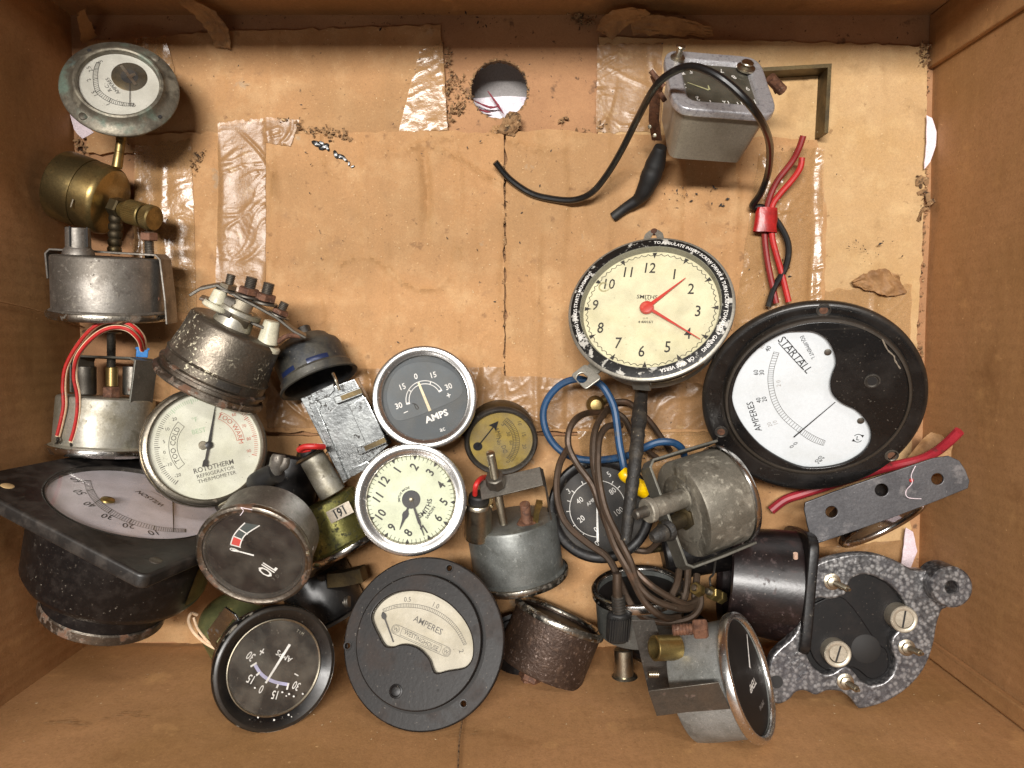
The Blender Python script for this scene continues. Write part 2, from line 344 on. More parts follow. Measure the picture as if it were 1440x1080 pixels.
PEWTER = MT('dull_zinc_can', '#86817a', .45, .75, [('noise', '#625c54', 45, .42, .6, .85, .6), ('noise', '#57504a', 160, .56, .66, .6), ('streak', '#a9a49b', 700, .62, .7, .5), ('noise', '#a09a8e', 300, .58, .68, .5, .5), ('noise', '#4b4038', 420, .66, .71, .8, .8, .1)], [('noise', 500, .18, .35)])
ZINC = MT('pale_plated_can', '#a19d92', .42, .6, [('noise', '#7f7866', 50, .44, .6, .85, .6), ('noise', '#6b6552', 110, .58, .68, .6), ('streak', '#bdb8a6', 600, .62, .7, .5), ('noise', '#5d5649', 300, .62, .7, .6, .8), ('noise', '#b7b48f', 24, .5, .68, .6)], [('noise', 500, .15, .3)])
GREYCAN = MT('blue_grey_can', '#6f716e', .42, .45, [('noise', '#555652', 40, .44, .6, .85), ('noise', '#4a4843', 130, .58, .68, .6), ('streak', '#95958e', 700, .63, .7, .5), ('noise', '#8d8f8a', 260, .62, .7, .5), ('noise', '#3c3630', 400, .68, .72, .8, .8, 0.)], [('noise', 400, .15, .3)])
GREYCAN2 = MT('pale_grey_can', '#8c8d8a', .4, .45, [('noise', '#6f706b', 40, .44, .6, .8), ('streak', '#a9a8a2', 700, .63, .7, .5), ('noise', '#5c5a54', 150, .6, .68, .5), ('noise', '#4b463f', 300, .69, .72, .8, .8, 0.)], [('noise', 400, .12, .3)])
STAINED = MT('stained_grey_can', '#857f73', .52, .5, [('noise', '#5f5a50', 30, .46, .55, .85), ('noise', '#4d463b', 100, .57, .66, .7), ('noise', '#a39d8e', 260, .56, .68, .55, .7, 0.), ('noise', '#3f382f', 500, .65, .7, .7, .8, 0.)], [('noise', 500, .2, .4)])
SPECK = MT('speckled_nickel_can', '#6e665b', .38, .85, [('noise', '#4d463d', 40, .42, .6, .8, .55), ('noise', '#d8d0b4', 620, .57, .63, .9, .7, .2, (32, .5, .62)), ('noise', '#352d25', 700, .62, .67, .8, .8, 0.)], [('noise', 700, .3, .5)])
BRASS = MT('aged_brass', '#947e50', .36, .85, [('noise', '#53482f', 45, .42, .6, .85, .5), ('noise', '#b09a66', 30, .55, .7, .6, .28), ('noise', '#3b352a', 500, .66, .72, .6, .7), ('streak', '#6b5c3c', 800, .62, .7, .5)], [('noise', 500, .15, .3)])
BRASS_D = MT('dark_brass', '#5d5037', .45, .85, [('noise', '#39332a', 60, .42, .6, .8, .6)], [('noise', 500, .2, .4)])
BRASS_B = MT('bright_brass', '#a08a56', .32, .9, [('noise', '#6d5f40', 80, .45, .6, .8, .5)], [('noise', 500, .12, .3)])
GOLDGREEN = MT('yellow_passivated_can', '#7c7743', .36, .75, [('noise', '#55552f', 70, .45, .58, .9, .5), ('noise', '#2f2f1c', 420, .54, .6, .85, .7, .2), ('noise', '#b6ad62', 200, .58, .68, .7, .3)], [('noise', 500, .25, .5)])
OLIVE = MT('olive_stained_brass', '#6e6a42', .5, .5, [('noise', '#4c5033', 60, .45, .6, .8), ('noise', '#8a7d45', 110, .55, .65, .7), ('noise', '#4f3a27', 170, .6, .68, .8)], [('noise', 400, .2, .4)])
STEEL = MT('dull_steel', '#77726a', .42, .9, [('noise', '#57524b', 60, .44, .62, .8, .6), ('noise', '#5e4030', 200, .62, .7, .6, .8, .1)], [('noise', 500, .2, .4)])
STEEL_D = MT('dark_steel', '#534f4a', .45, .8, [('noise', '#3a3632', 70, .44, .62, .8, .6), ('noise', '#776f64', 500, .62, .7, .5, .8, 0.)], [('noise', 500, .25, .5)])
GALV = MT('galvanised_strip', '#6b6961', .5, .6, [('noise', '#55534c', 50, .44, .6, .8), ('noise', '#8a867a', 400, .62, .7, .5)], [('noise', 500, .15, .4)])
RUSTNUT = MT('rusty_nut', '#6c4a37', .7, .35, [('noise', '#4a3023', 250, .45, .6), ('noise', '#8f7462', 500, .6, .68, .6)], [('noise', 700, .4, .6)])
RUSTCAN = MT('rusted_can', '#483930', .42, .55, [('noise', '#35271f', 90, .45, .6, .8, .6), ('noise', '#a08f86', 650, .60, .66, .7, .45, .6), ('noise', '#5c4636', 300, .55, .65, .5, .7, .1)], [('noise', 600, .5, .8)])
NICKEL = MT('satin_nickel', '#b7ae9b', .3, 1, [('noise', '#857c6a', 90, .45, .62, .7, .5)], [('noise', 500, .1, .3)])
SCREWG = MT('pale_nickel_screw', '#b3aa99', .38, .55, [('noise', '#958c7b', 120, .45, .62, .7)], [('noise', 500, .15, .3)])
ALUM = MT('cast_zinc_bezel', '#a9a8aa', .3, .5, [('noise', '#77747a', 420, .54, .64, .7, .5), ('noise', '#a7a4a6', 60, .5, .65, .5)], [('noise', 600, .35, .6)])
ALUM_CAST = MT('crackled_die_casting', '#adb0b0', .24, 1, [('noise', '#7e807e', 60, .45, .6, .6, .4), ('noise', '#26221f', 620, .54, .57, .9, .7, .4, (48, .52, .58)), ('noise', '#4a443d', 45, .64, .7, .5, .5)], [('noise', 500, .25, .35)])
GREYPAINT = MT('grey_brown_enamel', '#7f776a', .38, .15, [('noise', '#6d6557', 40, .42, .62, .6), ('noise', '#8f887c', 700, .7, .74, .7)], [('noise', 500, .12, .3)], coat=.15)
HAMMER = MT('hammered_grey_enamel', '#92908f', .33, .5, [('vor', '#2e2d2f', 520, .3, .62, .75), ('noise', '#2e2d2f', 300, .50, .60, .65), ('noise', '#57555a', 40, .45, .65, .5), ('noise', '#2a2522', 160, .62, .7, .6)], [('vor', 520, -.3, .4), ('noise', 300, .4, .4)], coat=.2)
BAKE = MT('black_bakelite', '#0f0e0e', .26, 0, [('noise', '#1f1c1a', 50, .45, .65, .7, .42), ('noise', '#4e463c', 420, .68, .73, .7, .9), ('noise', '#7b7164', 800, .66, .71, .6, .9), ('edge', '#5a4f42', 1, .53, .58, .35, .8)], [('noise', 600, .1, .3)])
BAKE_G = MT('scuffed_grey_bakelite', '#14100e', .45, 0, [('noise', '#2b221d', 60, .48, .62, .8, .6), ('noise', '#14110f', 240, .56, .64, .6), ('noise', '#6f655a', 300, .69, .73, .5, .9), ('noise', '#8d857b', 800, .66, .71, .6, .9)], [('noise', 600, .15, .4)], spec=.28)
BAKE_DUST = MT('dusty_black_bakelite', '#121010', .38, 0, [('noise', '#231e1b', 200, .48, .64, .7, .55), ('noise', '#5c5347', 300, .66, .72, .5, .9), ('noise', '#8d8577', 800, .66, .71, .6, .9)], [('noise', 500, .15, .4)], spec=.28)
BAKE_BR = MT('maroon_black_moulding', '#140e0e', .33, 0, [('noise', '#211716', 120, .42, .62, .8), ('noise', '#3d2d2b', 250, .58, .66, .6, .7), ('noise', '#8b7c72', 800, .66, .71, .6, .9)], [('noise', 500, .15, .4)])
RUBBER = MT('black_rubber', '#0f0e0e', .6, 0, [('noise', '#28251f', 90, .5, .65, .7)], [('noise', 600, .12, .3)])
RUBBER_D = MT('dusty_braid_sleeve', '#1d1a17', .6, 0, [('noise', '#39332b', 150, .5, .62, .8), ('noise', '#9a8b73', 800, .66, .71, .8, .9)], [('noise', 700, .6, .8)])
BLUEPAINT = MT('grimy_dark_blue_paint', '#2a2b2c', .5, .25, [('noise', '#45423a', 60, .46, .58, .85), ('noise', '#23305a', 40, .62, .68, .5), ('noise', '#7d7868', 600, .64, .70, .6)], [('noise', 500, .25, .5)])
BLUEIN = MT('deep_blue_lacquer', '#1d2746', .3, .2)
BLACKM = MT('flat_black_moulding', '#0a0808', .5, 0, [('noise', '#171210', 90, .5, .64, .7), ('noise', '#6a6056', 800, .66, .71, .6)], [('noise', 500, .12, .3)], spec=.25)
DARK = MT('dark_interior', '#120f0d', .7)
CLOCKRING = MT('chipped_black_ring', '#151413', .4, .1, [('noise', '#a9a69e', 150, .575, .6, 1, .45), ('noise', '#8d8a82', 420, .60, .64, .7)], [('noise', 190, .35, .5)])
CLOCKCASE = MT('worn_aluminium_case', '#a29e93', .42, .7, [('noise', '#807b70', 60, .45, .62, .7), ('noise', '#3b352c', 300, .62, .68, .6, .8, 0.)], [('noise', 400, .2, .4)])
VERD = MT('verdigris_copper', '#6e685b', .48, .55, [('noise', '#443e34', 45, .42, .58, .85, .6), ('noise', '#98917f', 90, .52, .64, .6), ('noise', '#566f62', 55, .54, .66, .65, .8, 0.), ('noise', '#6fa3a2', 130, .55, .64, .7, .9, 0., (14, .52, .6)), ('noise', '#7a4f2c', 70, .66, .72, .7, .8, 0.)], [('noise', 400, .4, .6)])
COPPER = MT('tarnished_capillary', '#4b3c30', .45, .45, [('noise', '#3b2f24', 90, .45, .6, .8, .6), ('noise', '#6a4c38', 60, .58, .68, .5), ('noise', '#8b8271', 500, .66, .71, .5, .8)], [('noise', 500, .12, .3)])
W_BLUE = MT('blue_wire_insulation', '#1c4063', .5, 0, [('noise', '#15304a', 80, .45, .62, .6), ('noise', '#7a807e', 700, .66, .71, .5), ('noise', '#4b4a44', 120, .58, .66, .5)])
W_RED = MT('red_wire_insulation', '#ab201c', .5, 0, [('noise', '#841816', 60, .5, .65, .6), ('noise', '#4a2a22', 160, .6, .68, .6), ('noise', '#c98c80', 700, .68, .73, .5)])
W_DRED = MT('dark_red_wire_insulation', '#7c1c1a', .5, 0, [('noise', '#571413', 60, .5, .65, .6), ('noise', '#3b221c', 160, .6, .68, .6)])
W_PINK = MT('faded_red_cable', '#9c2530', .5, 0, [('noise', '#7a1c26', 60, .5, .65, .6), ('noise', '#54302c', 160, .6, .68, .6)])
W_STRIPE = MT('cream_wire_insulation', '#e0c3a2', .45, 0, [('noise', '#c9a07d', 60, .5, .65, .6)], [])
W_BLACK = MT('black_wire_insulation', '#121212', .33, 0, [('noise', '#26241f', 120, .55, .7, .6, .5)], [], coat=.2)
REDTAPE = MT('red_electrical_tape', '#9c1c1c', .35, 0, [('noise', '#701414', 90, .5, .62, .7)], [('noise', 200, .5, .5)])
YELLOW = MT('yellow_connector_plastic', '#e0b400', .35, 0, [('noise', '#b98f00', 120, .55, .65, .6)], [('noise', 200, .5, .4)])
BLUEP = MT('blue_plastic', '#2a6fb0', .4)
IVORY = MT('translucent_nylon', '#bdb8a2', .35, 0, [('noise', '#9e9a86', 60, .45, .62, .6)], coat=.2)
D_WHITE = MT('white_enamel_dial', '#c9cdd0', .4, 0, [('noise', '#bcbfbf', 40, .45, .65, .6), ('noise', '#8e8a80', 900, .73, .77, .5)], spec=.3)
D_MAUVE = MT('pale_grey_dial', '#cbc3c6', .35, 0, [('noise', '#b8afb2', 30, .45, .65, .6), ('noise', '#8c8580', 700, .72, .76, .5)], spec=.3)
D_OLD = MT('aged_silver_dial', '#b9b7ac', .45, 0, [('noise', '#a5a297', 45, .45, .62, .7), ('noise', '#716a5b', 500, .69, .74, .5)], spec=.3)
D_PAPER = MT('foxed_paper_dial', '#bcb5a4', .6, 0, [('noise', '#a59d88', 50, .45, .62, .7), ('noise', '#7d7462', 380, .67, .73, .6)], spec=.2)
D_CREAM = MT('cream_clock_dial', '#ccc6a6', .5, 0, [('noise', '#bdb590', 40, .45, .65, .6), ('noise', '#8f8662', 700, .74, .78, .6)], spec=.25)
D_GREEN = MT('pale_luminous_dial', '#c4c9b0', .5, 0, [('noise', '#b9bea0', 40, .45, .65, .6)], spec=.25)
D_THERM = MT('pearl_dial', '#c6c5b5', .45, 0, [('noise', '#b7b69f', 40, .45, .65, .6), ('noise', '#8f8c7a', 700, .72, .77, .5)], spec=.3)
D_YEL = MT('yellowed_brass_dial', '#a08a45', .5, .2, [('noise', '#8b7434', 60, .42, .62, .8), ('noise', '#6d5a30', 90, .56, .68, .6)], spec=.3)
D_GREY = MT('dark_grey_dial', '#3d4245', .5, 0, [('noise', '#484d50', 60, .45, .65, .6), ('noise', '#8f918e', 900, .73, .77, .6)], spec=.3)
D_GREY2 = MT('mid_grey_dial', '#4c5154', .5, 0, [('noise', '#565b5d', 60, .45, .65, .6), ('noise', '#8f918e', 900, .73, .77, .6)], spec=.3)
D_BLACK = MT('black_dial', '#161312', .5, 0, [('noise', '#241f1d', 50, .45, .62, .7), ('noise', '#5f564b', 600, .69, .74, .6)], spec=.3)
INK = MT('black_print', '#1d1c1b', .6); INK_G = MT('faded_grey_print', '#55524c', .6); INK_R = MT('faded_red_print', '#b0604c', .6)
INK_W = MT('white_print', '#d9d6d0', .5); INK_L = MT('lavender_print', '#aaa8c6', .5); INK_RED = MT('red_print', '#c23a35', .5); INK_DG = MT('dark_green_grey_print', '#3c4646', .5)
INK_GREEN = MT('faded_green_print', '#9db093', .6); INK_YL = MT('brown_faded_print', '#2b230f', .6)
N_CREAM = MT('cream_needle', '#d2c3a0', .5); N_RED = MT('red_hand_paint', '#b8342b', .4, 0, [('noise', '#cf6a5a', 200, .55, .65, .5)]); N_DARK = MT('dark_hand', '#2c2c2e', .4, .5); N_WHITE = MT('white_needle', '#e4e2dd', .5)
PALELUM = MT('pale_luminous_hand', '#a9a77c', .5)
GL = glassmat('gauge_glass', .045); GL_D = glassmat('dusty_gauge_glass', .09, gl=.12); GL_C = glassmat('clear_gauge_glass', .045, gl=.04)
FILM = glassmat('clear_film', .03)
# ------------------------------------------------------------------ the cardboard box and what is under it
XL, XR, YT, YB, HW = -241., 231., 178., -172., 215.
gm = M(); gm.box((0, 0, -27), (4000, 4000, 4))
solo('ground', None, None, gm, GROUND, (0, 0, -25), kind='structure')
cm = M(); n = 26; vs = []; fs = []
for j in range(n+1):
    for i in range(n+1):
        x = -70+130*i/n; y = 60+80*j/n; vs.append((x, y, -19+5*NZ.noise(V((x*.045, y*.06, 1)))+1.5*NZ.noise(V((x*.16, y*.1, 4)))))
for j in range(n):
    for i in range(n): a = j*(n+1)+i; fs.append((a, a+1, a+n+2, a+n+1))
cm.add(vs, fs)
cl_ = solo('cloth', 'crumpled white cloth with red streaks seen through the round hole in the box bottom', 'cloth', cm, CLOTH, (-5, 130, -18))
for k, pp_ in enumerate([[(664, 140), (678, 147), (690, 151), (700, 150)], [(686, 128), (693, 138), (700, 148), (708, 160)], [(664, 151), (680, 156), (690, 158)]]):
    m = M(); m.tube([P(a_, b_, -14)-V((0, 0, 0)) for a_, b_ in pp_], [.2, .55, .7, .2], seg=8, wob=.6); me = mkmesh('red_streak', m, MT('dull_red_stain', '#7c2f3a', .8), 1., -V((-5, 130, -18))); o = bpy.data.objects.new('red_streak', me); S.collection.objects.link(o); o.parent = cl_

box = G('cardboard_box', 'open brown cardboard box holding the old gauges, its torn bottom patched with packing tape', 'box', 720, 480, 0, world=True, mm=True)
def wp(pts, z): return [tuple(P(a, b, z).xy) for a, b in pts]
hole = [tuple(P(702+41*cos(a/40*2*pi), 126+41.5*sin(a/40*2*pi), 0).xy) for a in range(40)]
m = M().plate([[(XL-4, YB-4), (XR+4, YB-4), (XR+4, YT+4), (XL-4, YT+4)], wob(hole, .5, 2)], -4, 0)
box.b('bottom_panel', m, K_BASE)
# hole rim of raw corrugated edge
m = M(); N_ = 110
for k in range(N_):
    a = 2*pi*k/N_; c0 = P(702, 126, 0); r = 16.0+.5*NZ.noise(V((k*.5, 0, 0)))
    m.box((c0.x+r*1.0*cos(a), c0.y+r*sin(a), -1.8), (1.2, 1.0, 2.4+2.2*random.random()), math.degrees(a)+random.uniform(-25, 25))
box.b('torn_edge', m, K_EDGE, stuff=True)
def wallmesh(p0, p1, nx=30, nz=14, amp=1.2, seed=0):
    """a slightly bowed panel from p0 to p1, HW high, outside face 4 mm behind"""
    p0, p1 = V((*p0, 0)), V((*p1, 0)); d = (p1-p0).normalized(); nn = V((-d.y, d.x, 0)); m = M(); vs = []
    for s_ in (0, 1):
        for j in range(nz+1):
            for i in range(nx+1):
                q = p0+(p1-p0)*i/nx; q.z = -4+(HW+4)*j/nz; e = sin(pi*i/nx)
                vs.append(q-nn*(s_*4)+nn*amp*e*(NZ.noise(V((i*.12, j*.15, seed)))-.2*s_))
    fs = []; k = (nx+1)*(nz+1)
    for s_ in (0, 1):
        for j in range(nz):
            for i in range(nx): a = s_*k+j*(nx+1)+i; fs.append((a, a+1, a+nx+2, a+nx+1))
    for j in range(nz): a = j*(nx+1); fs.append((a, a+nx+1, k+a+nx+1, k+a)); b_ = a+nx; fs.append((b_, b_+nx+1, k+b_+nx+1, k+b_))
    for i in range(nx): fs.append((i, i+1, k+i+1, k+i)); a = nz*(nx+1)+i; fs.append((a, a+1, k+a+1, k+a))
    return m.add(vs, fs)
box.b('side_panel', wallmesh((XL, YT), (XL, YB), seed=1, amp=2.5), K_WALL, label='left inner side panel, in shade')
box.b('side_panel', wallmesh((XR, YB), (XR, YT), seed=2, amp=2.), K_WALL, label='right inner side panel with a vertical glue joint')
box.b('side_panel', wallmesh((XR+4, YT), (XL-4, YT), seed=3, amp=.8), K_WALL, label='far side panel at the top of the photo')
box.b('side_panel', wallmesh((XL-4, YB), (XR+4, YB), seed=4, amp=1.5), K_WALL, label='near side panel the gauges lean against')
m = M(); m.prism(wob([(XR-3.2, 149), (XR-.4, 149), (XR-.4, 177.6), (XR-3.2, 177.6)], 0), .5, HW)
box.b('glue_tab', m, K_WALL, bev=.6)
m = M()   # loose bottom lip running up beside the near right corner
m.prism([(XR-.5, YB+.5), (XR-.5, YB+9), (XR-5, YB+9.5), (XR-5.5, YB+.5)], .5, HW)
box.b('corner_fold', m, K_WALL, bev=1)

def rel(x, y):
    dz = 1.1*NZ.noise(V((x*.022, y*.008, 3)))+.5*NZ.noise(V((x*.09, y*.012, 6)))+.3*NZ.noise(V((x*.12, y*.12, 12)))
    for (cx_, w_2, h_) in ((-190, 2, .7), (-161, 1.8, -.8), (-131, 2.2, 1.), (-104, 1.8, -.6), (-80, 1.8, .8), (-69, 1.6, .6), (-48, 2.4, -1.), (-30, 1.8, .8), (-17, 1.8, -.6), (-4, 2, -.8), (14, 2.2, .8), (31, 1.8, -.6), (52, 2, .8), (74, 1.8, -.5), (95, 2.4, -.8), (122, 1.8, .6), (165, 2.2, -.7), (200, 2, .6)):
        dz += 2.3*h_*math.exp(-((x-cx_-4*NZ.noise(V((y*.02, cx_, 0))))/w_2)**2)*max(0, .45+1.2*NZ.noise(V((y*.018, cx_, 1))))
    for sd, am in ((43, 2.2), (71, 1.6)):
        rr_ = abs(NZ.noise(V((x*.022+y*.012, y*.016-x*.006, sd)))); dz += am*max(0, 1-(rr_/.07))**2*max(0, .2+1.4*NZ.noise(V((x*.015, y*.015, sd+9))))
    return dz
def sheet(name, pts, z0, z1, mat, amp=1.0, seed=0, label=None, relief=1.0, zref=None, step=1.7, holes=()):
    """cardboard ply: gridded top surface with soft creases, ragged outline"""
    w_ = wob(wp(pts, z1 if zref is None else zref), amp, 3.5, seed)
    bm = bmesh.new(); vv = [bm.verts.new((x, y, z1)) for x, y in w_]
    f = bm.faces.new(vv); bmesh.ops.triangulate(bm, faces=[f])
    x0, x1 = min(a[0] for a in w_), max(a[0] for a in w_); y0, y1 = min(a[1] for a in w_), max(a[1] for a in w_)
    x = x0+step
    while x < x1: bmesh.ops.bisect_plane(bm, geom=bm.verts[:]+bm.edges[:]+bm.faces[:], plane_co=(x, 0, 0), plane_no=(1, 0, 0)); x += step
    y = y0+step
    while y < y1: bmesh.ops.bisect_plane(bm, geom=bm.verts[:]+bm.edges[:]+bm.faces[:], plane_co=(0, y, 0), plane_no=(0, 1, 0)); y += step
    for v in bm.verts:
        dz = rel(v.co.x, v.co.y)
        v.co.z = z1+relief*(dz+.4)
    r = bmesh.ops.extrude_face_region(bm, geom=bm.faces[:], use_keep_orig=True)
    for v in [g for g in r['geom'] if isinstance(g, bmesh.types.BMVert)]: v.co.z = z0
    me = bpy.data.meshes.new(name); bmesh.ops.recalc_face_normals(bm, faces=bm.faces); bm.to_mesh(me); bm.free()
    me.transform(MX.Scale(MM, 4)); me.polygons.foreach_set('use_smooth', [True]*len(me.polygons)); me.set_sharp_from_angle(angle=rad(40)); me.materials.append(mat)
    o = bpy.data.objects.new(name, me); S.collection.objects.link(o); o.parent = box.o
    if label: o['label'] = label
    return o
# photo-traced plies (they lie on the bottom, each its own thickness)
sheet('bottom_flap', [(122, 58), (232, 52), (300, 45), (430, 41), (560, 38), (620, 34), (624, 95), (629, 178), (632, 215), (540, 215), (380, 215), (122, 215)], .1, 2.6, K_FLOOR, 1.2, 1, 'upper left bottom flap', .5)
sheet('bottom_flap', [(842, 52), (1000, 56), (1150, 60), (1304, 66), (1303, 200), (1293, 420), (1283, 560), (1279, 760), (1279, 920), (1100, 920), (1100, 430), (1000, 215), (840, 205)], .1, 3.0, K_FLOOR2, 1.2, 2, 'pale right-hand bottom flap', .5)
sheet('patch_board', [(190, 190), (300, 186), (375, 190), (390, 168), (402, 190), (520, 186), (630, 184), (708.5, 188), (709, 606), (560, 608), (380, 607), (190, 604)], 2.7, 5.4, K_FLOOR, 1.5, 3, 'left half of the tan patch board', 1.)
sheet('patch_board', [(711.5, 188), (760, 183), (850, 188), (960, 190), (1150, 196), (1162, 300), (1158, 430), (1150, 604), (900, 608), (711, 606)], 3.1, 5.5, K_FLOOR, 1.5, 4, 'right half of the tan patch board', 1.)
sheet('patch_board', [(130, 612), (380, 613), (640, 614), (900, 613), (1180, 610), (1180, 930), (130, 900)], .1, 4.0, K_FLOOR, 1.0, 5, 'lower patch board under the gauges', .6)
# torn corrugated edges and shreds
def shreds(pts, n, w, mat, z, sz=(2.2, 5), seed=0, name='torn_edge'):
    random.seed(seed); m = M(); pw = [V((*p, 0)) for p in wp(pts, z)]
    for k in range(n):
        i = random.randrange(len(pw)-1); p = pw[i].lerp(pw[i+1], random.random()); l = random.uniform(*sz)*random.choice((.35, .5, .7, 1, 1.3))
        mt = MX.Translation((p.x+random.gauss(0, w), p.y+random.gauss(0, w), z+random.uniform(0, 2.5))) @ MX.Rotation(random.uniform(0, 6.3), 4, 'Z') @ MX.Rotation(random.uniform(-.9, .9), 4, 'X') @ MX.Rotation(random.uniform(-.6, .6), 4, 'Y')
        a, b_ = l*.5, l*.22
        vs = [(-a, -b_*random.random(), 0), (-a*.3, -b_, .4*l*random.random()), (a, -b_*.4, 0), (a*.8, b_, .2*l*random.random()), (0, b_*.8, .5), (-a*.8, b_, 0)]
        m.add(vs, [(0, 1, 4, 5), (1, 2, 3, 4)], mt)
    box.b(name, m, mat, stuff=True)
shreds([(628, 60), (634, 120), (632, 175)], 60, 1.3, K_EDGE, 1, (1.2, 3.5), 1)
shreds([(640, 108), (655, 125), (650, 150), (636, 160)], 90, 2.2, K_EDGE, .5, (1, 3), 2)
shreds([(395, 168), (440, 180), (468, 190), (490, 198)], 70, 1.6, K_EDGE, 5, (1.5, 4), 3)
shreds([(1300, 90), (1296, 300), (1290, 520)], 170, .9, K_EDGE, .5, (1, 3), 4)
shreds([(1296, 250), (1302, 300)], 30, 2, K_EDGE, 3, (3, 7), 5)
shreds([(690, 188), (712, 180), (725, 165)], 60, 1.4, PAPER, 3, (2, 6), 6)
shreds([(780, 187), (850, 186), (838, 170)], 30, 1.2, K_EDGE, 3, (1.5, 4), 7)
shreds([(790, 170), (790, 172)], 14, 1., K_EDGE, 1, (1.5, 3), 8)
shreds([(710, 230), (710, 300), (710, 340), (709, 520)], 70, .5, K_EDGE, 4.6, (1., 2.6), 9)
shreds([(1296, 66), (1300, 90)], 40, 1.5, K_EDGE, 3.5, (1.5, 3), 10)
shreds([(108, 190), (125, 215)], 40, 2., K_EDGE, .5, (1.5, 3), 11)
shreds([(270, 225), (285, 215), (272, 245)], 30, 1.2, K_EDGE, 5.5, (1.5, 3.5), 12)
shreds([(800, 20), (830, 32)], 60, 2.2, K_EDGE, 1, (1.5, 4), 13)
shreds([(1150, 800), (1230, 860), (1290, 930)], 20, 2., K_EDGE, 3, (1.5, 3), 14)

def tape(pts, z, mat, rot=0, label=None, seed=0, crease=1., nx=None, curl=None):
    """crinkled film over a quad of the photo (4 corners in order)"""
    q = [V((*p, 0)) for p in wp(pts, z)]; W_ = (q[1]-q[0]).length; H_ = (q[3]-q[0]).length
    nx = max(6, int(W_/.8)); ny = max(6, int(H_/.8)); m = M(); vs = []; fs = []
    for j in range(ny+1):
        for i in range(nx+1):
            u, v = i/nx, j/ny
            if i in (0, nx): u += .02*NZ.noise(V((v*9, seed, i)))
            if j in (0, ny): v += .03*NZ.noise(V((u*9, seed, 5+j)))
            p = (q[0]*(1-u)+q[1]*u)*(1-v)+(q[3]*(1-u)+q[2]*u)*v
            wx = p.x+9*NZ.noise(V((p.x*.05, p.y*.05, seed+20))); wy = p.y+9*NZ.noise(V((p.x*.05, p.y*.05, seed+30)))
            a = NZ.noise(V((wx*.035+wy*.03, wy*.16-wx*.09, seed))); b_ = NZ.noise(V((wx*.12-wy*.05, wy*.3+wx*.2, seed+4)))
            gt = max(0, min(1, .5+1.6*NZ.noise(V((p.x*.05, p.y*.05, seed+8)))))
            dz = crease*gt*(1.5*max(0, .10-abs(a))*8+.5*max(0, .1-abs(b_))*6)*.6
            base = rel(p.x, p.y)+.4
            vs.append((p.x, p.y, z-.9+dz+base*(1 if z > 5.5 else .55)))
    for j in range(ny):
        for i in range(nx): a = j*(nx+1)+i; fs.append((a, a+1, a+nx+2, a+nx+1))
    m.add(vs, fs); return box.b('tape_strip', m, mat, label=label, sharp=60)
tape([(306, 172), (373, 166), (374, 420), (303, 425)], 6.9, TAPE, seed=1, label='crinkled glossy strip running down the left', crease=1.)
tape([(372, 164), (420, 168), (408, 205), (373, 200)], 7.3, TAPE, seed=2)
tape([(840, 62), (932, 60), (930, 184), (838, 186)], 4.6, TAPE, seed=3, crease=1.1, label='glossy strip beside the square clock')
tape([(1068, 215), (1160, 205), (1155, 440), (1030, 470)], 7.1, TAPE_MATT, seed=4, crease=.8)
tape([(372, 520), (706, 516), (708, 600), (376, 602)], 7.0, TAPE, seed=5, crease=.8, label='long horizontal strip behind the ammeters')
tape([(700, 528), (1012, 540), (1012, 604), (700, 602)], 7.4, TAPE, seed=6, crease=.9)
tape([(188, 205), (268, 196), (276, 440), (186, 440)], 6.9, TAPE_MATT, seed=7, crease=.6)
tape([(1160, 408), (1284, 400), (1278, 560), (1160, 560)], 4.9, TAPE_MATT, seed=8, crease=.7)
tape([(590, 70), (622, 60), (629, 182), (560, 186)], 4.4, TAPE_MATT, seed=9, crease=.6)
tape([(190, 54), (232, 50), (248, 110), (170, 130)], 4.6, TAPE_MATT, seed=10, crease=.6)
tape([(810, 600), (1010, 600), (1000, 740), (830, 700)], 6.0, TAPE_MATT, seed=11, crease=.8)
tape([(1140, 770), (1268, 760), (1268, 880), (1140, 880)], 5.0, TAPE, seed=12, crease=.8)
# small wrinkled tape pieces and flaps
def flap(pts3, mat, label, name='tape_flap', seed=0, t=.25):
    """a curled piece: two rails of (px,py,z) points"""
    A, B = pts3; A = spline([P(*a) for a in A], 10); B = spline([P(*b) for b in B], 10); n = len(A); m = M(); vs = []; nw = 14
    for i in range(n):
        for j in range(nw+1): p = A[i].lerp(B[i], j/nw); vs.append(p+V((.9*NZ.noise(V((i*.5, j*.1, seed+5)))*(1 if j in (0, nw) else .3), .9*NZ.noise(V((i*.4, j*.1, seed+9)))*(1 if j in (0, nw) else .3), 3.*abs(NZ.noise(V((i*.16, j*.22, seed))))+1.2*abs(NZ.noise(V((i*.5, j*.55, seed+3)))))))
    m.add(vs, [(i*(nw+1)+j, i*(nw+1)+j+1, (i+1)*(nw+1)+j+1, (i+1)*(nw+1)+j) for i in range(n-1) for j in range(nw)])
    return box.b(name, m, mat, label=label, sharp=50)
flap(([(250, 2, 30), (276, 25, 16), (296, 50, 8), (302, 66, 4)], [(268, 0, 30), (298, 14, 20), (320, 38, 12), (326, 70, 4)]), PAPER, 'curled strip hanging down the far wall', seed=1)
flap(([(838, 44, 4), (850, 22, 16), (880, 12, 24), (905, 14, 22)], [(862, 56, 4), (880, 38, 10), (900, 28, 14), (916, 20, 16)]), PAPER, 'folded paper flap at the far wall', seed=2)
flap(([(885, 30, 10), (920, 22, 16), (965, 28, 12), (1000, 40, 6)], [(890, 50, 3), (925, 50, 5), (965, 52, 4), (1004, 52, 3)]), PAPER, 'crumpled dark paper at the far wall', seed=3)
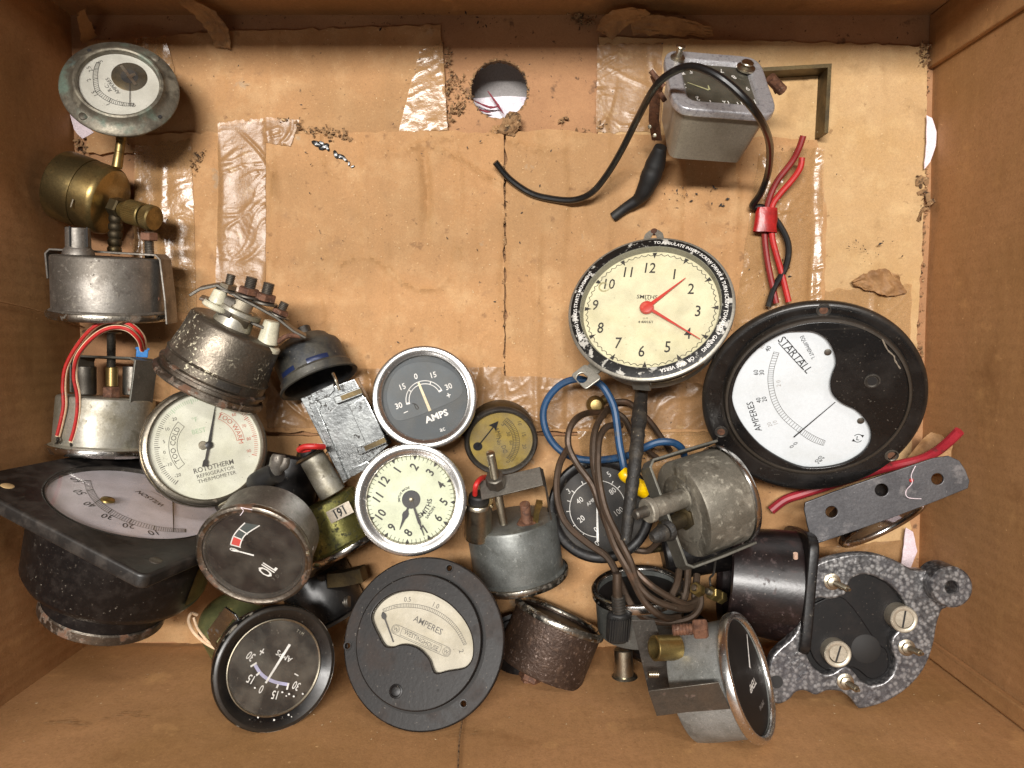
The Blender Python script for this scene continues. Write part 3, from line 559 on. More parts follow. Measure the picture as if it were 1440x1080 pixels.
flap(([(1250, 690, 8), (1300, 612, 22), (1340, 622, 30), (1378, 636, 38)], [(1250, 720, 8), (1300, 668, 22), (1350, 672, 32), (1404, 662, 40)]), PAPER, 'loose tape tail sticking up the right wall', seed=4)
flap(([(116, 62, 3), (112, 40, 18), (110, 20, 34)], [(138, 52, 3), (130, 34, 18), (120, 14, 34)]), PAPER, 'torn corner shred above the verdigris ammeter', seed=5)
flap(([(1196, 396, 6), (1215, 385, 8), (1240, 378, 9), (1262, 388, 7)], [(1200, 402, 6), (1225, 410, 7), (1250, 416, 7), (1275, 412, 6)]), PAPER, 'yellowed peeling flap above the large ammeter', seed=6)
flap(([(698, 188, 6), (706, 172, 10), (716, 158, 10), (726, 158, 9)], [(722, 192, 6), (728, 182, 8), (733, 172, 8), (732, 162, 8)]), K_EDGE, 'rolled torn ply at the hole rim', seed=7)
for k, (pts, z) in enumerate([([(98, 160), (132, 186), (116, 195), (104, 182)], 3.2), ([(1303, 162), (1311, 166), (1317, 185), (1316, 205), (1308, 228), (1300, 238), (1303, 200)], 6), ([(1274, 742), (1284, 748), (1290, 775), (1280, 800), (1266, 806)], 9)]):
    m = M(); m.prism(wob(wp(pts, z), .4, 3, k), z-.6, z); box.b('paper_scrap', m, WHITE_PAPER, label=['white torn corner below the verdigris ammeter', 'lilac oval edge in the right wall', 'lilac edge above the cast bracket'][k])
# pen smudges, tar blots
m = M()
for (x, y, r) in [(446, 202, 5), (455, 206, 5), (460, 208, 3), (472, 217, 4), (479, 220, 4.5), (486, 224, 3), (492, 230, 2.2), (497, 234, 2), (452, 201, 3)]:
    c = P(x, y, 6.6); m.lathe([(0, .4), (r*.3, .35), (r*.42, 0)], 9, MX.Translation((c.x+random.uniform(-.6, .6), c.y, c.z-.1)) @ MX.Rotation(random.uniform(0, 3), 4, 'Z') @ MX.Diagonal((1.5, .7, 1, 1)))
box.b('tar_blot', m, W_BLACK, stuff=True)
for (p0, p1) in (((-14, 448), (86, 436)),):
    a, b_ = V((XL+2.2, 8, 2)), V((XL+2.2, 20, 90)); m = M(); m.tube([a, a.lerp(b_, .5)+V((.3, 2, 0)), b_], .5, seg=6); box.b('score_line', m, K_WALL)
m = M(); pts_ = []
for (xx, yy) in ((648, 985), (650, 1010), (646, 1040), (644, 1085)): d = ray(xx, yy); t = (YB+.9)/d.y; pts_.append(CAM+d*t)
m.tube(pts_, .35, seg=5); box.b('score_line', m, K_EDGE)
m = M(); random.seed(21)
for (x, y, n_, sx_) in ((95, 1016, 20, 26), (180, 1006, 14, 14), (170, 985, 5, 6), (390, 985, 8, 20), (650, 1030, 6, 10)):
    for k in range(n_):
        xx, yy = x+random.gauss(0, sx_), y+random.gauss(0, 3); d = ray(xx, yy); t = (YB+1.2-0)/d.y; q = CAM+d*t; l = random.uniform(.6, 2.6)
        m.add([(q.x-l, q.y, q.z), (q.x, q.y+.1, q.z-.2), (q.x+l, q.y, q.z+random.uniform(-.3, .3)), (q.x, q.y+.15, q.z+.25)], [(0, 1, 2, 3)])
box.b('scuff_fibres', m, MT('torn_pale_fibres', '#c09a6c', .9), stuff=True)
# debris
random.seed(5); m = M(); m2 = M()
def chip(mm_, x, y, z, s_):
    mt = MX.Translation((x, y, z)) @ MX.Rotation(random.uniform(0, 6.3), 4, 'Z') @ MX.Rotation(random.uniform(-.4, .4), 4, 'X')
    mm_.add([(-s_, 0, 0), (0, -s_*.35, .1), (s_*.8, .1*s_, 0), (.1*s_, s_*.4, .2)], [(0, 1, 2, 3)], mt)
for k in range(420):
    px, py = random.uniform(130, 1290), random.uniform(50, 600); c = P(px, py, 6.5); chip(m, c.x, c.y, 6.9+random.random()*.5, random.uniform(.12, .35)*random.choice((1, 1, 1.6, 3)))
for (cx_, cy_, n_, sp_) in [(960, 275, 26, 14), (1000, 265, 10, 8), (1010, 290, 8, 6), (1215, 350, 30, 18), (890, 640, 40, 30), (440, 640, 50, 14), (1040, 680, 30, 20), (560, 25, 14, 30), (660, 30, 16, 20), (1080, 380, 12, 20)]:
    for k in range(n_): c = P(random.gauss(cx_, sp_), random.gauss(cy_, sp_*.5), 6.5); chip(m, c.x, c.y, 7.+random.random(), random.uniform(.2, .6)*random.choice((1, 1, 1.5, 3)))
solo('debris', None, None, m, DARK, (0, 0, 7), kind='stuff')
for k in range(150):
    s_ = random.random(); x = random.uniform(XL+5, XR-5); z = random.uniform(2, 110); sc = random.uniform(.25, .8)
    mt = MX.Translation((x, YB+.4, z)) @ MX.Rotation(pi/2, 4, 'X') @ MX.Rotation(random.uniform(0, 6), 4, 'Z')
    m2.add([(-sc, 0, 0), (0, -sc*.4, .2), (sc, 0, 0), (0, sc*.4, .3)], [(0, 1, 2, 3)], mt)
for k in range(300):
    px, py = random.uniform(130, 1290), random.uniform(50, 600); c = P(px, py, 6.5); chip(m2, c.x, c.y, 7.2+random.random()*.5, random.uniform(.2, .5))
solo('lint', None, None, m2, MT('pale_lint', '#d3bd97', .9), (0, 0, 7), kind='stuff')
# ------------------------------------------------------------------ gauges
def bezel_prof(R, rin, h=9, w=3.): 
    return [(R-3, -h), (R-.6, -h+1), (R, -h+3), (R, -2.5), (R-1.2, .4), (R-w, 1.8), (R-2*w, 1.2), (R-2.6*w, -.6), (rin+.5, -1.6), (rin, -2.4), (rin, -4), (R-4, -4)]
def gauge(g, R, rb, L, mb, mc, md, rd=None, dz=7, w=3., h=9, gl=GL, lip=None, step=None, back=True, wallm=None):
    rd = rd or R-2.9*w
    g.b('bezel', M().lathe(bezel_prof(R, rd, h, w), 96, closed=True), mb)
    pr = [(0, -L), (rb-5, -L), (rb-1.5, -L+1.2), (rb, -L+4)]
    if step: pr += [(rb, -L+step[0]-1), (rb+step[1], -L+step[0]+1)]; r2 = rb+step[1]
    else: r2 = rb
    pr += [(r2, -h-3), (R-3.5, -h-.5), (R-3.5, -4.2), (rd+.3, -4.2), (rd+.3, -dz-1), (0, -dz-1)]
    g.body = g.b('body', M().lathe(pr, 80), mc)
    if wallm: g.b('inner_ring', M().lathe([(rd+.2, -2.6), (rd-.6, -2.6), (rd-.6-w*.4, -dz+.1), (rd+.2, -dz+.1)], 80, closed=True), wallm)
    if md: g.b('dial', M().lathe([(0, -dz), (rd, -dz), (rd, -dz-.8), (0, -dz-.8)], 80), md)
    if gl: g.b('glass', M().lathe([(0, -2.9), (rd, -2.9), (rd, -3.3), (0, -3.3)], 64), gl)
def bolt(g, p0, p1, r, mat=STEEL, nut=None, nutr=None, name='bolt', nutmat=None, pitch=2.2):
    p0, p1 = V(p0), V(p1); o = g.b(name, M().thread(p0, p1, r, pitch), mat)
    for (a, b_) in (nut or []):
        g.b('nut', M().hexn(p0.lerp(p1, a), p0.lerp(p1, b_), nutr), nutmat or mat, parent=o)
    return o

# 1 verdigris ammeter -------------------------------------------------
g = G('panel_ammeter', 'round ammeter with wide greenish verdigris flange and white dial, far left corner', 'ammeter', 168, 120, 44, 37, 96); g.s *= .9
c = cr(80, 30, 6)
fl = M().lathe([(66, -13), (83, -12), (86, -9.5), (86, -7), (83.5, -4.5), (74, -2.5), (69, 1), (65.5, 6), (64, 8.5), (61, 9.5), (58.5, 8.5), (57.5, 6), (57.5, -13)], 96, closed=True)
g.b('flange', fl, VERD)
g.b('body', M().lathe([(0, -62), (52, -62), (55, -58), (55, -13), (66, -12.8), (66, -12), (57, -3), (0, -3)], 64), VERD)
g.b('dial', M().lathe([(0, 0), (57.4, 0), (57.4, -1), (0, -1)], 64), D_OLD)
g.b('glass', M().lathe([(0, 5.4), (57.4, 5.4), (57.4, 5), (0, 5)], 64), GL)
for a in (118, 42, 222, -48):
    x, y = 76*cos(rad(a)), 76*sin(rad(a))
    if a in (118, -48): g.b('screw_hole', M().lathe([(0, -2.2), (3.2, -2.2), (3.4, -3), (0, -3)], 20, MX.Translation((x, y, 0))), DARK)
    else: g.b('screw', M().lathe([(0, -.4), (4, -.8), (6.5, -2.2), (6.6, -5), (0, -5)], 24, MX.Translation((x, y, 0))), VERD)
hub = g.xy(*c(612, 468), 0)
g.b('centre_plate', M().lathe([(0, 1.0), (24, 1.0), (26, .3), (26, 0), (0, 0)], 48, c=hub), BRASS_D)
g.b('movement', M().lathe([(4, 1.3), (12.5, 1.3), (12.5, 1.1), (4, 1.1)], 32, closed=True, c=hub), DARK)
m = M(); g.sp(m, c(540, 370), c(665, 535), 4.5, 2.6); g.sp(m, c(612, 468), c(660, 440), 7, 2.8, 4); g.b('pivot_bridge', m, NICKEL)
m = M(); g.sp(m, c(616, 500), c(614, 715), 1.0, 2.2); g.b('needle', m, N_DARK)
m = M(); z = .35
for (p, q) in [((375, 350), (340, 340))]: pass
ac = [(368, 350), (350, 400), (345, 480), (365, 580), (455, 650), (560, 685), (650, 690)]; ao = [(335, 345), (312, 405), (305, 490), (332, 600), (440, 680), (555, 712), (645, 712)]
A = spline([(*g.xy(*c(*p), z), 0) for p in ac], 7); B = spline([(*g.xy(*c(*p), z), 0) for p in ao], 7)
for L_ in (A, B):
    for i in range(len(L_)-1): m.seg(L_[i].x, L_[i].y, L_[i+1].x, L_[i+1].y, .7, z)
for i in range(len(A)): m.seg(A[i].x, A[i].y, B[i].x, B[i].y, 1.1 if i % 7 == 0 else .5, z)
for s_, p in (('3', (368, 338)), ('2.5', (275, 403)), ('2', (268, 495)), ('1.5', (318, 607)), ('1', (432, 700)), ('0', (648, 712))): g.tp(m, s_, c(*p), 7.5, 127 if s_ != '3' else 115, z)
g.tp(m, 'R.C.', c(430, 560), 7, 125, z); g.tp(m, 'AMPERES', c(472, 545), 7, 128, z)
g.b('dial_markings', m, INK)

# 2 brass gauge seen from the back -------------------------------------
g = G('brass_pressure_gauge', 'aged brass round gauge with knurled end fitting, below the verdigris ammeter', 'pressure gauge', 158, 285, 26, 60, -22, side=True)
g.b('body', M().lathe([(0, 0), (38, .3), (45, -1.5), (47.8, -5), (48.5, -10), (48.5, -33), (47.6, -33.6), (47.6, -34.6), (49, -35), (49.5, -40), (49.5, -70), (48.6, -73), (45, -74.5), (0, -74.5)], 80), BRASS)
cc = cr(40, 180, 4.8)
p = g.plane(*cc(600, 540), 1, 10); q = g.plane(*cc(840, 610), 1, 26); d = (q-p).normalized(); L_ = (q-p).length
o = g.b('side_fitting', M().hexn(p-d*8, p+d*8, 15), BRASS_D)
g.b('knurled_nut', M().cyl(p+d*8, p+d*22, 11, 13, 32, 1), BRASS_B, parent=o)
g.b('knurled_nut', M().cyl(p+d*20, p+d*(L_-15), 17, None, 80, 1.5, rib=(1, .6)), BRASS_B, parent=o)
g.b('end_cap', M().cyl(p+d*(L_-12), p+d*(L_+3), 17.5, None, 96, 2, rib=(1, .7)), BRASS, parent=o)
p = g.plane(*cc(598, 270), 1, 34); q = g.plane(*cc(632, 30), 1, 34)
m = M(); m.cyl(p, p.lerp(q, .45), 7, 6.2, 20, .6); m.cyl(p.lerp(q, .44), p.lerp(q, .75), 6, None, 20, .6); m.cyl(p.lerp(q, .74), q, 6.4, None, 20, 1)
g.b('inlet_stem', m, BRASS)
p = g.plane(*cc(592, 590), 1, 8); q = g.plane(*cc(580, 850), 1, 8); d = q-p; m = M(); mt, l = m.axis(p, q); pr = [(0, 0)]
for k in range(5): pr += [(8.5, l*k/5+1), (9.6, l*k/5+4), (9, l*(k+1)/5-2), (7.4, l*(k+1)/5)]
m.lathe(pr+[(0, l)], 24, mt); g.b('hose_barb', m, BRASS_D)
m = M(); a, b_ = g.plane(*cc(245, 485), 1, 49), g.plane(*cc(345, 530), 1, 49)
m.box(((a+b_)/2), ((a-b_).length*.5, 1.6, 1.6)); g.b('case_clip', m, NICKEL)

# 3 pewter gauge on its side --------------------------------------------
cc = cr(40, 180, 4.8)
g = G('pewter_gauge', 'dull grey gauge can with slotted stem and rusty bolt, below the brass gauge', 'gauge', 155, 446, 36, 95, -91, side=True)
gauge(g, 79, 72, 84, CHROME_DIRTY, PEWTER, D_BLACK, gl=None)
p = g.plane(*cc(338, 850), 1, 25); q = g.plane(*cc(332, 672), 1, 25)
o = g.b('slotted_stem', M().cyl(p+V((0, 0, 8)), q, 16, 15, 32, 1, hollow=12), PEWTER)
for dx in (-9, 11): g.b('slot', M().box(q+V((dx, 13.3, 12)), (1.6, 4, 26)), DARK, parent=o)
g.b('stem_collar', M().cyl(p+V((0, 0, 3)), p+V((0, 0, -8)), 20, 18, 32, 2), PEWTER)
p = g.plane(*cc(818, 880), 1, 18); q = g.plane(*cc(812, 700), 1, 18)
bolt(g, p, q, 6.5, STEEL, [(.66, .97)], 12.5, nutmat=RUSTNUT)
m = M(); m.strip([(-76, -50), (-78, -84), (-72, -90), (72, -90), (78, -84), (84, -30), (86, 4)], 2.6, -17, 17, mat=MX.Rotation(rad(27), 4, 'Z')); g.b('clamp_bracket', m, PEWTER, bev=.5)
p = g.plane(198, 419, 1, 66); g.b('rust_spot', M().lathe([(0, .3), (4, .2), (4.6, 0)], 20, MX.Translation(g.plane(219, 420, 1, 40)) @ MX.Rotation(-pi/2, 4, 'X')), RUSTNUT)

# 4 gauge with the cable loop ---------------------------------------------
c = cr(40, 380, 4)
g = G('bracketed_gauge', 'pale plated gauge can with U bracket, blue lamp plug and red and cream wires', 'gauge', 144, 636, 32, 96, -92, side=True)
gauge(g, 71, 63, 78, CHROME, ZINC, D_BLACK, gl=None)
m = M(); pts = [g.plane(*c(x, y), 1, 8) for x, y in [(235, 690), (222, 500), (235, 480), (700, 505), (738, 520), (690, 860)]]
m.strip([(p.x*.97, p.z) for p in pts], 3, -21, 21, mat=MX.Rotation(rad(44), 4, 'Z')); g.b('u_bracket', m, GALV, bev=.6)
p, q = g.plane(*c(466, 700), 1, 6), g.plane(*c(466, 345), 1, 6)
o = bolt(g, p, q, 6, STEEL); g.b('nut', M().hexn(g.plane(*c(466, 720), 1, 6), g.plane(*c(466, 655), 1, 6), 12), RUSTNUT, parent=o)
g.b('spacer', M().cyl(g.plane(*c(470, 655), 1, 6), g.plane(*c(470, 545), 1, 6), 8, None, 20, 1), BRASS, parent=o)
g.b('washer', M().cyl(g.plane(*c(478, 356), 1, 6), g.plane(*c(478, 346), 1, 6), 11, None, 24, 1), NICKEL, parent=o)
g.b('washer', M().cyl(g.plane(*c(466, 732), 1, 6), g.plane(*c(466, 722), 1, 6), 14, None, 24, 1), MT('copper_washer', '#8a5634', .5, .6), parent=o)
for x in (320, 590): g.b('bulb_holder', M().cyl(g.plane(*c(x, 700), 1, -6), g.plane(*c(x, 540), 1, -6), 14, None, 24, 1), STEEL)
p = g.plane(*c(640, 462), 1, 30); g.b('lamp_plug', M().box(p, (15, 12, 14)).box(p+V((0, 0, -5)), (18, 14, 3)), BLUEP, bev=1)
m = M()
def path(g, c, pts, m, r, **k): m.tube([g.w(*c(x, y), z) for x, y, z in pts], r*.9, **k); return m
path(g, c, [(640, 450, 46), (620, 390, 54), (560, 335, 58), (480, 322, 58), (400, 350, 58), (320, 420, 57), (270, 500, 56), (262, 600, 55), (280, 700, 54), (280, 800, 54), (262, 900, 54), (240, 968, 54)], m, 3.6)
g.b('wire', m, W_STRIPE, label='cream and red wire, inner loop')
m = M(); path(g, c, [(655, 440, 44), (640, 370, 50), (570, 305, 54), (460, 285, 56), (370, 320, 57), (280, 420, 56), (215, 540, 55), (200, 650, 54), (205, 760, 54), (185, 860, 54), (165, 935, 54)], m, 3.6)
g.b('wire', m, W_STRIPE, label='cream and red wire, outer loop')
for off, pp in ((0, [(640, 450, 47.2), (620, 390, 55.2), (560, 335, 59.4), (480, 322, 59.4), (400, 350, 59.4), (320, 420, 58.2), (268, 500, 57.2), (255, 600, 56), (273, 700, 55), (273, 800, 55), (255, 900, 55), (236, 960, 55)]), (1, [(650, 440, 45.2), (636, 370, 51.2), (570, 305, 55.3), (460, 285, 57.3), (365, 320, 58.2), (275, 420, 57.2), (209, 540, 56), (193, 650, 55), (197, 760, 55), (178, 860, 55), (160, 930, 55)])):
    m = M(); path(g, c, pp, m, 2.5); g.b('wire_stripe', m, W_RED)
m = M()
for (x, y) in ((165, 945), (240, 975)):
    for k in range(5): path(g, c, [(x, y-12, 54), (x+random.uniform(-12, 12), y+8, 54+random.uniform(-1, 3)), (x+random.uniform(-16, 16), y+30, 53)], m, .7, res=2, seg=5)
g.b('bare_strands', m, STEEL_D)

# 5 speckled voltmeter with bolted terminals ------------------------------------
c = cr(200, 370, 4.235)
g = G('terminal_gauge', 'large speckled nickel gauge on its side with bolted terminal plates on its back', 'gauge', 293, 543, 52, 104, -115, side=True)
g.b('bezel', M().lathe([(64, 4), (76, 3), (79, 0), (79, -4), (76, -8), (72, -9), (72, -14), (76, -16), (76, -19), (71, -21), (66, -21), (62, 3)], 96, closed=True), CHROME_RUST)
g.b('body', M().lathe([(0, -94), (58, -94), (62, -92), (65, -88), (67, -60), (71, -36), (73, -34), (71.5, -32), (71.5, -20), (66, -18), (66, 0), (0, 0)], 96), SPECK)
a, b_ = g.plane(*c(300, 650), 1, 66), g.plane(*c(440, 720), 1, 66); m = M()
m.lathe([(72.6, -30), (72.6, -22)], 16, a0=58, a1=84); m.lathe([(73.2, -31), (73.2, -30), (72.0, -30)], 16, a0=57, a1=85); g.b('case_slot', m, STEEL_D)
g.b('collar', M().cyl((-8, 8, -92), (-8, 8, -114), 27, 24, 40, 2).cyl((-8, 8, -113), (-8, 8, -120), 31, None, 40, 1), ZINC)
def Y(x, y, v=14): return g.plane(*c(x, y), 1, v)
p1, p2 = Y(345, 205), Y(640, 345); m = M(); d = (p2-p1).normalized()
m.strip([((p1.x), p1.z), (Y(440, 235).x, Y(440, 235).z), (p2.x, p2.z), (Y(780, 400).x, Y(780, 400).z)], 4, -8, 26); g.b('terminal_plate', m, STEEL, bev=1)
m = M(); pp = [Y(x, y) for x, y in [(285, 190), (350, 150), (450, 130), (520, 170), (700, 265), (800, 320), (900, 400), (975, 440)]]
m.strip([(p.x, p.z) for p in pp], 4, -6, 24); g.b('terminal_plate', m, STEEL, bev=1)
for (bx, by, ex, ey, r, nr) in [(505, 175, 532, 68, 6, 12), (625, 210, 655, 85, 8, 15), (725, 250, 757, 118, 8, 15), (810, 320, 850, 235, 6.5, 12)]:
    p, q = Y(bx, by, 12), Y(ex, ey, 12); o = bolt(g, p, q, r, STEEL, [(.18, .5)], nr, nutmat=NICKEL if bx < 600 else RUSTNUT)
    g.b('washer', M().cyl(p.lerp(q, .06), p.lerp(q, .16), nr+3, None, 28, .5), STEEL, parent=o)
for (x, y) in [(560, 248), (560, 298)]: g.b('hex_nut', M().hexn(Y(x+25, y+25, 22)+V((-12, 0, 0)), Y(x+25, y+25, 22)+V((14, 0, 0)), 13), NICKEL)
g.b('terminal_post', M().hexn(Y(520, 330, 14), Y(560, 215, 14), 19), STEEL)
for (x0, y0, x1, y1, r) in [(745, 480, 775, 345, 11), (445, 240, 468, 160, 9)]:
    g.b('insulator', M().cyl(Y(x0, y0, 18), Y(x1, y1, 18), r+3, r, 28, 1.5).cyl(Y(x0, y0, 18), Y(x0, y0, 18)+V((0, 0, 8)), r+9, None, 32, 1.5), IVORY)
m = M(); m.tube([Y(810, 470, 20), Y(850, 440, 24), Y(900, 430, 22), Y(940, 436, 20)], 3.5); g.b('solder_tag', m, RUSTNUT)

# 6 blue housing -----------------------------------------------------------------
g = G('open_gauge_housing', 'small empty gauge housing in grimy dark blue paint, its open mouth towards the silver block', 'gauge housing', 449, 537, 28, 73, -68, side=True)
g.b('body', M().lathe([(0, -66), (30, -66), (36, -63), (40, -56), (47, -50), (49, -44), (49, -16), (52, -12), (52, -3), (56, -2), (56.5, 1), (54, 2), (50, -1), (48, -14), (46, -40), (0, -48)], 80), BLUEPAINT)
for a0, a1 in ((60, 96), (118, 150)): g.b('vent_slot', M().lathe([(49.4, -22), (49.8, -20), (49.8, -17), (49.4, -15)], 14, a0=a0, a1=a1), BLUEIN)
g.b('slotted_stub', M().cyl((8, 0, -64), (8, 0, -84), 9, 10, 24, 1, hollow=5.5), STEEL_D)

# 7 die-cast block --------------------------------------------------------------
g = G('die_cast_block', 'shiny crackled die-cast metal block with two side lugs, tucked below the blue housing', 'metal block', 484, 605, 44, 16, -150, 0)
c = cr(400, 520, 3.857); z = 0
q = [g.xy(*c(x, y), 0) for x, y in [(85, 155), (380, 50), (565, 410), (320, 620)]]
ins = lambda k: [(V(a)*(1-k)+sum((V(b) for b in q), V((0, 0)))/4*k)[:] for a in q]
g.b('casting', M().plate([q], -26, 0, 1.2), ALUM_CAST)
m = M()
def strip3(pts, h, w): 
    for (x0, y0), (x1, y1) in zip(pts[:-1], pts[1:]):
        a, b_ = V(g.xy(*c(x0, y0), h)), V(g.xy(*c(x1, y1), h)); d = (b_-a); n = V((-d.y, d.x)).normalized()*w/2
        m.prism([tuple(a+n), tuple(b_+n), tuple(b_-n), tuple(a-n)], -.1, h)
strip3([(150, 180), (330, 600)], 4, 9); g.b('rib', m, ALUM_CAST, bev=.8)
m = M(); m.plate([[g.xy(*c(x, y), 3) for x, y in [(350, 190), (440, 145), (560, 385), (460, 440)]]], .1, 7, 1); g.b('raised_rail', m, ALUM_CAST)
for (a, b_) in (((275, 165), (420, 110)), ((400, 440), (550, 375))):
    m = M(); P0, P1 = V(g.xy(*c(*a), 5)), V(g.xy(*c(*b_), 5)); d = (P1-P0); n = V((-d.y, d.x)).normalized()
    m.prism([tuple(P0+n*5), tuple(P1+n*5), tuple(P1-n*6), tuple(P0-n*6)], .2, 9); o = g.b('lug', m, ALUM_CAST, bev=1)
    P2 = P0+d*.25; m = M(); m.prism([tuple(P2+n*3), tuple(P1+n*3), tuple(P1-n*4), tuple(P2-n*4)], 9, 9.6); g.b('lug_recess', m, BRASS_D, parent=o)
m = M(); m.plate([[g.xy(*c(x, y), 2) for x, y in [(145, 130), (265, 75), (272, 110), (240, 145), (155, 172)]]], .1, 3, .6); g.b('boss', m, ALUM_CAST)
m = M(); m.plate([[g.xy(*c(x, y), 2) for x, y in [(350, 545), (450, 495), (470, 520), (380, 575), (360, 580)]]], .1, 3, .6); g.b('boss', m, ALUM_CAST)
m = M(); m.tube([g.w(*c(262, 20), 48), g.w(*c(280, 60), 50), g.w(*c(298, 110), 49)], 2.2); g.b('pin', m, NICKEL)

# 8 passivated gauge labelled 191 --------------------------------------------------
c = cr(400, 620, 5.4)
g = G('sender_gauge', 'yellow-green plated gauge can with long side tube and a small paper tag reading 191', 'gauge', 489, 770, 34, 98, -60, side=True)
gauge(g, 55, 47, 74, CHROME, GOLDGREEN, D_BLACK, gl=None)
p, q = g.plane(*c(370, 400), 1, 14), g.plane(*c(195, 100), 1, 14)
o = g.b('lamp_tube', M().cyl(p, q, 19, 18, 40, 1), ZINC)
g.b('tube_flange', M().cyl(p.lerp(q, .94), p.lerp(q, 1.0), 24, 22, 40, 1), NICKEL, parent=o)
g.b('plug', M().cyl(q, q+(q-p)*.12, 12, None, 24, 1.5), RUBBER, parent=o)
m = M(); m.tube([g.w(*c(110, 70), 58), g.w(*c(150, 45), 60), g.w(*c(230, 42), 60), g.w(*c(300, 45), 56)], 4); m.tube([g.w(*c(110, 68), 58), g.w(*c(140, 72), 57), g.w(*c(200, 60), 57)], 3.5)
g.b('red_lead', m, W_RED)
g.b('rubber_stub', M().cyl(g.w(*c(80, 400), 24), g.w(*c(145, 345), 24), 5, 8, 20, 3), RUBBER)
t0 = g.plane(*c(420, 540), 1, 45); tm = MX.Translation((t0.x, 48.6, t0.z)) @ MX.Rotation(-pi/2, 4, 'X'); tg = M().box((0, 0, 0), (33, 17, .6), mat=tm @ MX.Rotation(rad(-2), 4, 'Z'))
pt = g.b('paper_tag', tg, MT('tag_paper', '#cfc3b0', .7))
m = M(); m.t('191', 0, 0, 14, 0, 0, .8, .03); m.seg(-9, 6.4, 9, 6.4, .8, 0)
m.v = [tuple(tm @ V((a, b_, .55))) for a, b_, z_ in m.v]; g.b('tag_print', m, INK, parent=pt)

# 9 grey AMPS ammeter ----------------------------------------------------------------
g = G('small_ammeter', 'small round AMPS ammeter with chrome bezel, dark grey dial and cream centre needle', 'ammeter', 598, 558, 44, 9, 70, 0, group=None)
c = cr(520, 480, 6.75)
gauge(g, 74, 66, 62, CHROME_B, STEEL_D, D_GREY, dz=8, w=4.2, rd=60, gl=GL_C)
z = -7.3; m = M()
out = [(250, 750), (170, 600), (170, 450), (240, 300), (370, 215), (540, 195), (700, 235), (820, 320), (875, 420), (880, 480), (830, 545), (700, 610), (560, 665), (420, 720)]
g.b('dial_plate', M().plate([smooth2([g.xy(*c(*p), z) for p in out], 4)], -8.2, -7.2, .3), D_GREY2)
z = -6.9
cen = g.xy(*c(527, 553), z)
for r in (22.2, 26.6): m.arc(r, r+1.0, 33, 192, z, cen)
for a in (31, 73, 111, 150, 193): m.seg(cen[0]+22*cos(rad(a)), cen[1]+22*sin(rad(a)), cen[0]+27.5*cos(rad(a)), cen[1]+27.5*sin(rad(a)), 2.6 if a in (31, 193) else 1.4, z)
for s_, p, a in (('0', (437, 332), 10), ('15', (312, 430), 20), ('30', (275, 610), 18), ('15', (605, 318), 15), ('30', (748, 428), 22), ('+', (748, 512), 19), ('–', (342, 672), 25)): g.tp(m, s_, c(*p), 11 if s_ in '+–' else 9.6, a, z, .95, .01)
g.tp(m, 'AMPS', c(632, 710), 10.6, 21, -7.6, 1.15, .03); g.tp(m, 'ac', c(690, 838), 8, 18, -7.6)
g.b('dial_markings', m, INK_W)
m = M(); g.sp(m, c(572, 660), c(462, 392), 4.2, -5.4, 3.2); g.b('needle', m, N_CREAM)
m = M(); m.tube([(*g.xy(*c(405, 590), -6.3), -6.3), (*g.xy(*c(440, 600), -6.3), -6.1), (*g.xy(*c(465, 635), -6.3), -6.3)], .6, seg=6); m.tube([(*g.xy(*c(425, 600), -6.3), -6.3), (*g.xy(*c(440, 640), -6.3), -6.1), (*g.xy(*c(460, 640), -6.3), -6.3)], .5, seg=6); g.b('stray_fibre', m, INK)

# 10 cream clock -------------------------------------------------------------------------
g = G('dashboard_clock', 'round chrome-rimmed clock with pale greenish dial and dark hands, right of the 191 tag', 'clock', 578.5, 703, 66, 5, -60, 56)
gauge(g, 79, 68, 66, CHROME_B, STEEL_D, D_GREEN, dz=9, w=4.6, rd=63, gl=GL_C, wallm=CHROME_DIRTY)
m = M(); z = -8.5
for k in range(12):
    a = 90-30*k; m.t(str(k or 12), 46.5*cos(rad(a)), 46.5*sin(rad(a)), 14.5, 0, z, .92, .022)
    x, y = cos(rad(a)), sin(rad(a)); m.add([(60.5*x-2.6*y, 60.5*y+2.6*x, z), (60.5*x+2.6*y, 60.5*y-2.6*x, z), (55.5*x, 55.5*y, z)], [(0, 1, 2)])
m.ticks(56, 60.5, 0, 360, 60, .7, z, skip=5)
m.ta('SMITHS', 26, -88, 8.5, z, True, bold=.02); m.t('SARDIN', 0, -33, 5, 0, z, 1, .02); m.ta('SMITHS MADE', 17, 90, 4, z, bold=.02)
g.b('dial_markings', m, INK)
g.b('centre_disc', M().lathe([(0, -8.1), (13, -8.1), (13, -8.9), (0, -8.9)], 40), N_DARK)
m = M(); a = rad(250-56); m.add([(x*cos(a)-y*sin(a), x*sin(a)+y*cos(a), -6.8) for x, y in [(0, 1.2), (16, 1.6), (20, 4.2), (24, 4.4), (29, 2.2), (45, .3), (45, -.3), (29, -2.2), (24, -4.4), (20, -4.2), (16, -1.6), (0, -1.2)]], [tuple(range(12))]); g.b('hour_hand', m, N_DARK)
m = M(); a = rad(290.5-56); m.add([(x*cos(a)-y*sin(a), x*sin(a)+y*cos(a), -5.8) for x, y in [(0, .9), (34, 2.2), (38, 1.2), (54, .5), (54, -.5), (38, -1.2), (34, -2.2), (0, -.9)]], [tuple(range(8))]); g.b('minute_hand', m, N_DARK)
g.b('hand_hub', M().lathe([(0, -4.6), (2, -4.6), (3.2, -5.4), (3.2, -8)], 20), NICKEL)

